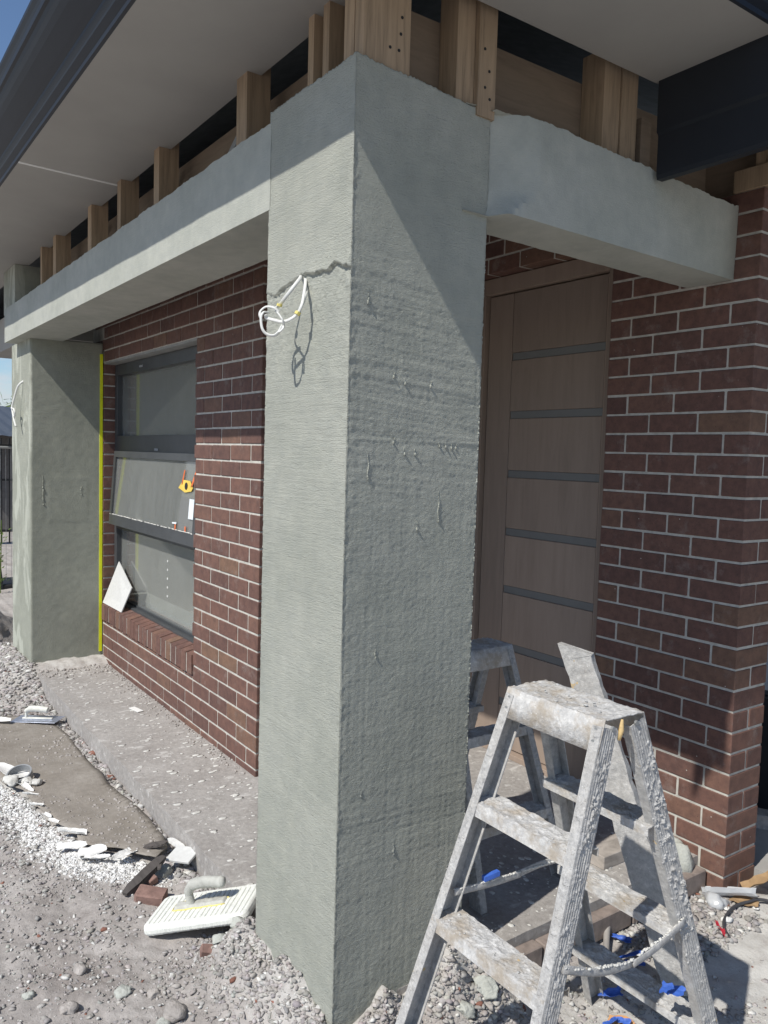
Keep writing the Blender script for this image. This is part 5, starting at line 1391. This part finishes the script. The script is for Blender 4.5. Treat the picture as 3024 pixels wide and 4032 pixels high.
scatter(9000, -0.75, 0.02, -0.45, 0.02, 0.0016, 0.011, 3.0, lambda x, y: np.exp(-((np.maximum(-y, 0)) / 0.16) ** 2))
scatter(7000, -3.2, -1.6, -0.8, 0.08, 0.0022, 0.011, 3.0)
scatter(7000, -5.6, -3.2, -0.9, 0.12, 0.004, 0.018, 2.4)
scatter(2600, -4.4, -0.9, 0.0, 0.075, 0.005, 0.017, 1.8)
scatter(3500, -5.8, -4.3, -0.5, 0.10, 0.006, 0.022, 2.0)
scatter(7000, 0.0, 0.9, 0.3, 1.85, 0.0018, 0.011, 3.0, patch)
scatter(3500, 0.0, 0.30, 0.30, 0.85, 0.002, 0.013, 2.6, lambda x, y: np.exp(-(((x - 0.07) / 0.13) ** 2 + ((y - 0.5) / 0.18) ** 2)))
scatter(5000, 0.0, 0.30, -0.3, 0.35, 0.0016, 0.010, 3.0, lambda x, y: np.exp(-((x / 0.16) ** 2)))
scatter(900, 0.0, 0.3, 1.2, 1.8, 0.004, 0.016, 2.2)
xy = np.stack([np.concatenate(xs_), np.concatenate(ys_)], -1); sz = np.concatenate(ss_)
tag(gravel('loose_gravel', xy, sz, stone_cols(len(sz), r), 6), 'loose dusty gravel and crumbs over the dirt', 'gravel', kind='stuff')
n = 11000
t_ = r.random(n) * (len(BAND) - 1); i_ = np.minimum(t_.astype(int), len(BAND) - 2); f_ = t_ - i_
B_ = np.array(BAND); c_ = B_[i_] * (1 - f_)[:, None] + B_[i_ + 1] * f_[:, None]
xy = c_ + r.standard_normal((n, 2)) * np.array([0.055, 0.05])
sz = 0.002 + 0.006 * r.random(n) ** 2.4
k = ~seg_inside(xy[:, 0], xy[:, 1]); xy, sz = xy[k], sz[k]
tag(gravel('plaster_crumbs', xy, sz, np.clip(np.array([0.80, 0.795, 0.775]) * (0.8 + 0.3 * r.random((len(sz), 1))), 0, 0.88), 9), 'white plaster crumbs banked along the edge of the ground board', 'crumbs', kind='stuff')
# splats of plaster and grit lying on the slab
its = []
for q in range(420):
    x = rng.uniform(-4.2, -0.55); y = rng.uniform(0.10, 0.57); s = 0.003 + 0.017 * rng.random() ** 3
    its.append(((x, y, SLAB + 0.0002), (s * 0.8, s * 1.3, 0.0016), None))
for q in range(140):
    x = rng.uniform(-0.5, -0.03); y = rng.uniform(0.6, 1.75); s = 0.003 + 0.012 * rng.random() ** 3
    its.append(((x, y, SLAB + 0.0002), (s * 1.2, s * 0.9, 0.0018), None))
o = link('plaster_splat', blob_mesh('plaster_splat', its, IV, IF), M['white_lump']); tag(o, 'dried plaster splats on the porch slab', 'splats', kind='stuff')
its = []
for q in range(2600):
    x = rng.uniform(-3.5, -1.3); y = rng.uniform(-0.45, 0.06)
    if not seg_inside(np.array([x]), np.array([y]))[0]: continue
    if float(fbm(np.array([x * 4.0]), np.array([y * 6.0]), 151, 3)[0]) < rng.uniform(-0.15, 0.5): continue
    s = 0.002 + 0.009 * rng.random() ** 3
    its.append(((x, y, -0.140 + 0.012 * float(fbm(np.array([x * 3]), np.array([y * 3]), 121, 3)[0]) + 0.002), (s * 1.2, s, s * 0.5), None))
o = link('board_crumbs', blob_mesh('board_crumbs', its, IV, IF, False), M['rock']); tag(o, 'clay crumbs trodden over the ground board', 'crumbs', kind='stuff')
its = []
for q in range(420):
    x = rng.uniform(-4.3, -1.75); s = 0.003 + 0.008 * rng.random() ** 2.5; its.append(((x, YW - 0.002 - abs(rng.standard_normal()) * 0.05, SLAB + s * 0.3), (s, s * 0.8, s * 0.6), None))
for q in range(240):
    x = -4.33 + abs(rng.standard_normal()) * 0.16; s = 0.004 + 0.012 * rng.random() ** 2; its.append(((x, rng.uniform(0.1, 0.58), SLAB + s * 0.3), (s, s * 0.8, s * 0.7), None))
o = link('grit', blob_mesh('grit', its, IV, IF), M['rock']); tag(o, 'grit swept against the foot of the brick wall', 'grit', kind='stuff')

# ------------------------------------------------------------------ beyond the far pillar
nb = thing('neighbour_house', (-20, 4, -0.2), 'neighbour house with dark corrugated roof past the far pillar', 'house')
mb = MB(); mb.box(-4, 4, -3.3, 5.6, 0, 2.03); obj('wall', mb, plain('neighbour_wall', (0.16, 0.15, 0.145), 0.9), nb)
mb = MB(); pr = []
nr = 70
for i in range(nr):
    x = -4.6 + 9.2 * i / (nr - 1); z_ = 0.02 * (i % 2)
    pr += [(4.6, x + 1.2, 1.95 + z_), (0, x + 1.2, 2.72 + z_)]
mb.add(pr, [(2 * i, 2 * i + 2, 2 * i + 3, 2 * i + 1) for i in range(nr - 1)])
obj('roof', mb, plain('neighbour_roof', (0.075, 0.085, 0.10), 0.5), nb)
mb = MB(); mb.tube([(4.6, -3.42, 2.00), (0.0, -3.42, 2.77)], 0.05, 8); obj('barge', mb, M['joiner'], nb)
fe = thing('picket_fence', (-13.5, 2, -0.2), 'dark metal picket fence in front of the neighbour house', 'fence')
for z in (0.25, 1.15, 1.75):
    mb = MB(); mb.box(-0.02, 0.02, -2.5, 3.5, z, z + 0.04); obj('rail', mb, M['fence'], fe)
bmsh = MB(); bmsh.box(-0.012, 0.012, -0.012, 0.012, 0.05, 1.9); bmsh = bmsh.mesh('picket', False)
for i in range(46):
    o = link('picket', bmsh, M['fence'], fe, (0.0, -2.5 + i * 0.13, 0))
tf = thing('mesh_fence_panel', (-9.0, 0.2, -0.2), 'temporary wire mesh fence panel at the left edge', 'fence')
mb = MB(); mb.tube([(0, -0.6, 0), (0, -0.6, 1.75), (0, 1.6, 1.75), (0, 1.6, 0)], 0.02, 8); obj('frame_tube', mb, M['rust'], tf)
wm = MB(); wm.tube([(0, 0, 0.05), (0, 0, 1.75)], 0.0022, 5); wm = wm.mesh('wire', False)
for i in range(36): link('wire', wm, M['rust'], tf, (0, -0.55 + i * 0.06, 0))
mb = MB(); mb.tube([(0.35, 0.42, 0.0), (0.0, 0.30, 1.7)], 0.025, 8); obj('brace', mb, M['fence'], tf)
mb = MB(); mb.cbox(-0.25, 0.35, 0.1, 0.9, 0.0, 0.09, 0.02); obj('base_block', mb, M['fence'], tf)
lump('rubble_heap', -6.3, 0.05, -0.16, (0.55, 0.35, 0.20), M['rock'], 'heap of pale rubble beyond the far pillar', 'rubble heap', None, 140)
wd = thing('weed', (-8.4, 0.56, -0.2), 'yellow green weed beside the wire mesh panel', 'weed')
mb = MB()
for q in range(60):
    a_ = rng.random() * 6.28; h_ = rng.uniform(0.1, 0.95); rr = rng.random() * 0.10; c = V((rr * math.cos(a_), rr * math.sin(a_), h_)); d_ = V((math.cos(a_), math.sin(a_), 0.6)).normalized() * 0.05; s_ = V((-math.sin(a_), math.cos(a_), 0)) * 0.015
    mb.add([c - s_, c + s_, c + d_], [(0, 1, 2)])
obj('leaf', mb, M['leaf'], wd)['kind'] = 'stuff'
mb = MB(); mb.tube([(0, 0, 0), (0.02, 0.01, 0.9)], 0.006, 6); obj('stem', mb, M['leaf'], wd)
tv = thing('tree', (-60, 10, -0.2), 'distant tree crown above the neighbour roof', 'tree')
mb = MB(); mb.tube([(0, 0, 0), (0, 0.1, 3.0)], [0.25, 0.12], 8); obj('trunk', mb, M['old_timber'], tv)
vs = []; fs = []
for q in range(900):
    p = rng.standard_normal(3) * np.array([1.3, 1.5, 0.7]) + np.array([0, 0, 3.4]); d_ = rng.standard_normal(3) * 0.25; e_ = rng.standard_normal(3) * 0.2
    vs += [p, p + d_, p + e_]; fs.append((3 * q, 3 * q + 1, 3 * q + 2))
o = link('crown', npmesh('crown', np.array(vs), np.array(fs)), M['leaf'], tv); o['kind'] = 'stuff'
# lower eave of the next bay past the far pillar
mb = MB(); mb.box(-6.9, -5.2, 0.28, 2.0, 2.47, 2.75); mb.box(-6.9, -5.2, 0.26, 0.28, 2.46, 2.76)
tag(obj('side_eave', mb, M['soffit']), 'shaded lower eave beyond the far pillar', 'eave')
